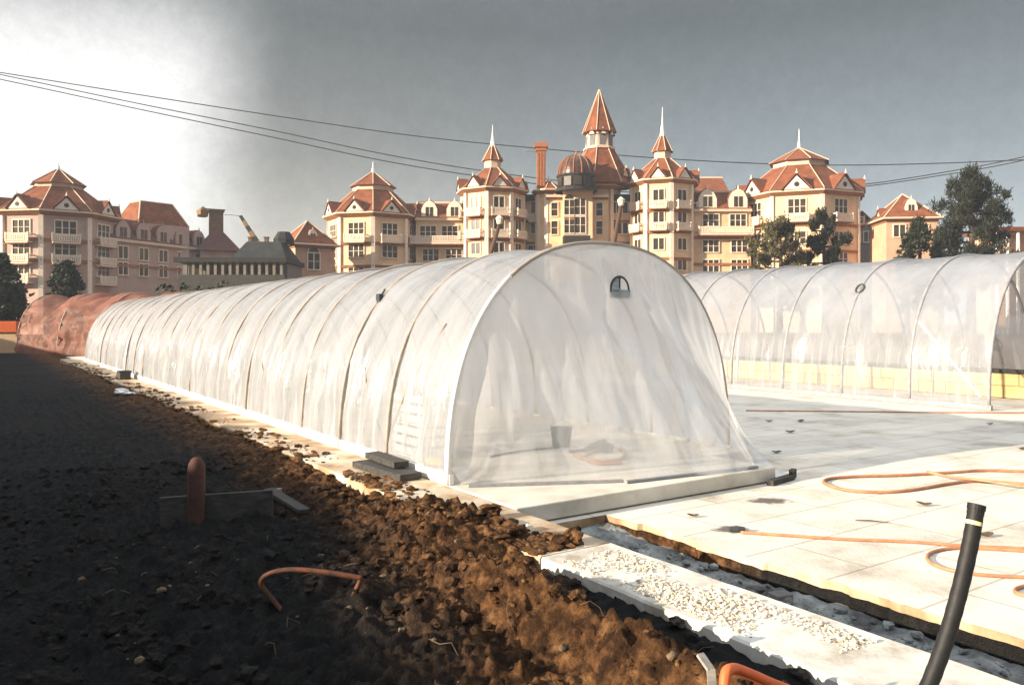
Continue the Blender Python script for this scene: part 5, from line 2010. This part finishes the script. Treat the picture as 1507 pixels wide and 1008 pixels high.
def mrange(val, a, b, c=0.0, d=1.0, smooth=True):
    m_ = nd(t, 'ShaderNodeMapRange')
    m_.interpolation_type = 'SMOOTHSTEP' if smooth else 'LINEAR'
    m_.inputs['From Min'].default_value = a
    m_.inputs['From Max'].default_value = b
    m_.inputs['To Min'].default_value = c
    m_.inputs['To Max'].default_value = d
    L(val, m_.inputs['Value'])
    return m_.outputs['Result']


def mmath(op, a, b):
    m_ = nd(t, 'ShaderNodeMath', operation=op)
    for i, q in enumerate((a, b)):
        if isinstance(q, (int, float)):
            m_.inputs[i].default_value = q
        else:
            L(q, m_.inputs[i])
    return m_.outputs[0]


def mmix(fac, a, b):
    m_ = nd(t, 'ShaderNodeMixRGB')
    L(fac, m_.inputs['Fac'])
    for i, q in ((1, a), (2, b)):
        if isinstance(q, tuple):
            m_.inputs[i].default_value = (*q, 1)
        else:
            L(q, m_.inputs[i])
    return m_.outputs[0]


wob = mmath('MULTIPLY', mmath('SUBTRACT', nz.outputs['Fac'], 0.5), 0.06)
zel = mmath('ADD', sxyz.outputs['Z'], mmath('MULTIPLY', wob, 0.5))
azw = mmath('ADD', az.outputs[0], wob)
cool = ramp(t, zel, [(0.0, lin(210, 215, 218)), (0.10, lin(180, 189, 194)), (0.20, lin(146, 154, 157)), (0.34, lin(108, 113, 112)), (0.45, lin(120, 127, 130)), (0.7, tuple(1.7 * c for c in lin(218, 226, 236))), (1.0, tuple(1.7 * c for c in lin(235, 243, 254)))])
warm = ramp(t, zel, [(0.0, lin(214, 206, 192)), (0.10, lin(196, 190, 178)), (0.20, lin(150, 149, 143)), (0.34, lin(116, 119, 117)), (0.45, lin(122, 126, 126)), (0.7, tuple(1.7 * c for c in lin(218, 226, 236))), (1.0, tuple(1.7 * c for c in lin(235, 243, 254)))])
base = mmix(mrange(azw, -0.35, 0.30), warm, cool)
# bright break in the cloud towards the left
ga = mrange(azw, -0.26, -0.42)
gback = mrange(az.outputs[0], -2.0, -1.2)
ge = mrange(zel, 0.42, 0.25)
glow = mmath('MULTIPLY', mmath('MULTIPLY', ga, gback), ge)
bright = mmix(glow, base, mmix(mrange(zel, 0.02, 0.16), lin(236, 231, 222), tuple(c * 1.12 for c in lin(255, 254, 251))))
grain = mmix(mrange(nz.outputs['Fac'], 0.35, 0.65, 0.0, 1.0), (0.965, 0.965, 0.965), (1.03, 1.03, 1.03))
mul = nd(t, 'ShaderNodeMixRGB', blend_type='MULTIPLY')
mul.inputs['Fac'].default_value = 1.0
L(bright, mul.inputs[1])
L(grain, mul.inputs[2])
b1 = nd(t, 'ShaderNodeBackground', Strength=0.08)
L(sky.outputs[0], b1.inputs['Color'])
b2 = nd(t, 'ShaderNodeBackground', Strength=1.0)
nz2 = nd(t, 'ShaderNodeTexNoise', Scale=60.0, Detail=4.0, Roughness=0.8)
L(tc.outputs['Generated'], nz2.inputs['Vector'])
mott = mmix(mrange(nz2.outputs['Fac'], 0.3, 0.7), (0.93, 0.93, 0.93), (1.07, 1.07, 1.07))
mul2 = nd(t, 'ShaderNodeMixRGB', blend_type='MULTIPLY')
mul2.inputs['Fac'].default_value = 1.0
L(mul.outputs[0], mul2.inputs[1])
L(mott, mul2.inputs[2])
L(mul2.outputs[0], b2.inputs['Color'])
mxs = nd(t, 'ShaderNodeMixShader', Fac=0.93)   # dense cloud over the clear sky
L(b1.outputs[0], mxs.inputs[1])
L(b2.outputs[0], mxs.inputs[2])
ow = nd(t, 'ShaderNodeOutputWorld')
L(mxs.outputs[0], ow.inputs['Surface'])

cam = bpy.data.cameras.new('camera')
co = bpy.data.objects.new('camera', cam)
COL.objects.link(co)
co.location = (0, 0, EYE)
co.rotation_euler = (R_(90), 0, 0)
cam.sensor_width = 36
cam.lens = 36 * F / 1507
cam.shift_y = -32 / 1507
cam.clip_end = 5000
cam.clip_start = 0.05
scn.camera = co

scn.view_settings.view_transform = 'Standard'
scn.view_settings.look = 'None'
scn.view_settings.exposure = EXPO
scn.view_settings.gamma = 1.0
scn.view_settings.use_curve_mapping = False
scn.cycles.transparent_max_bounces = 16
scn.cycles.max_bounces = 8
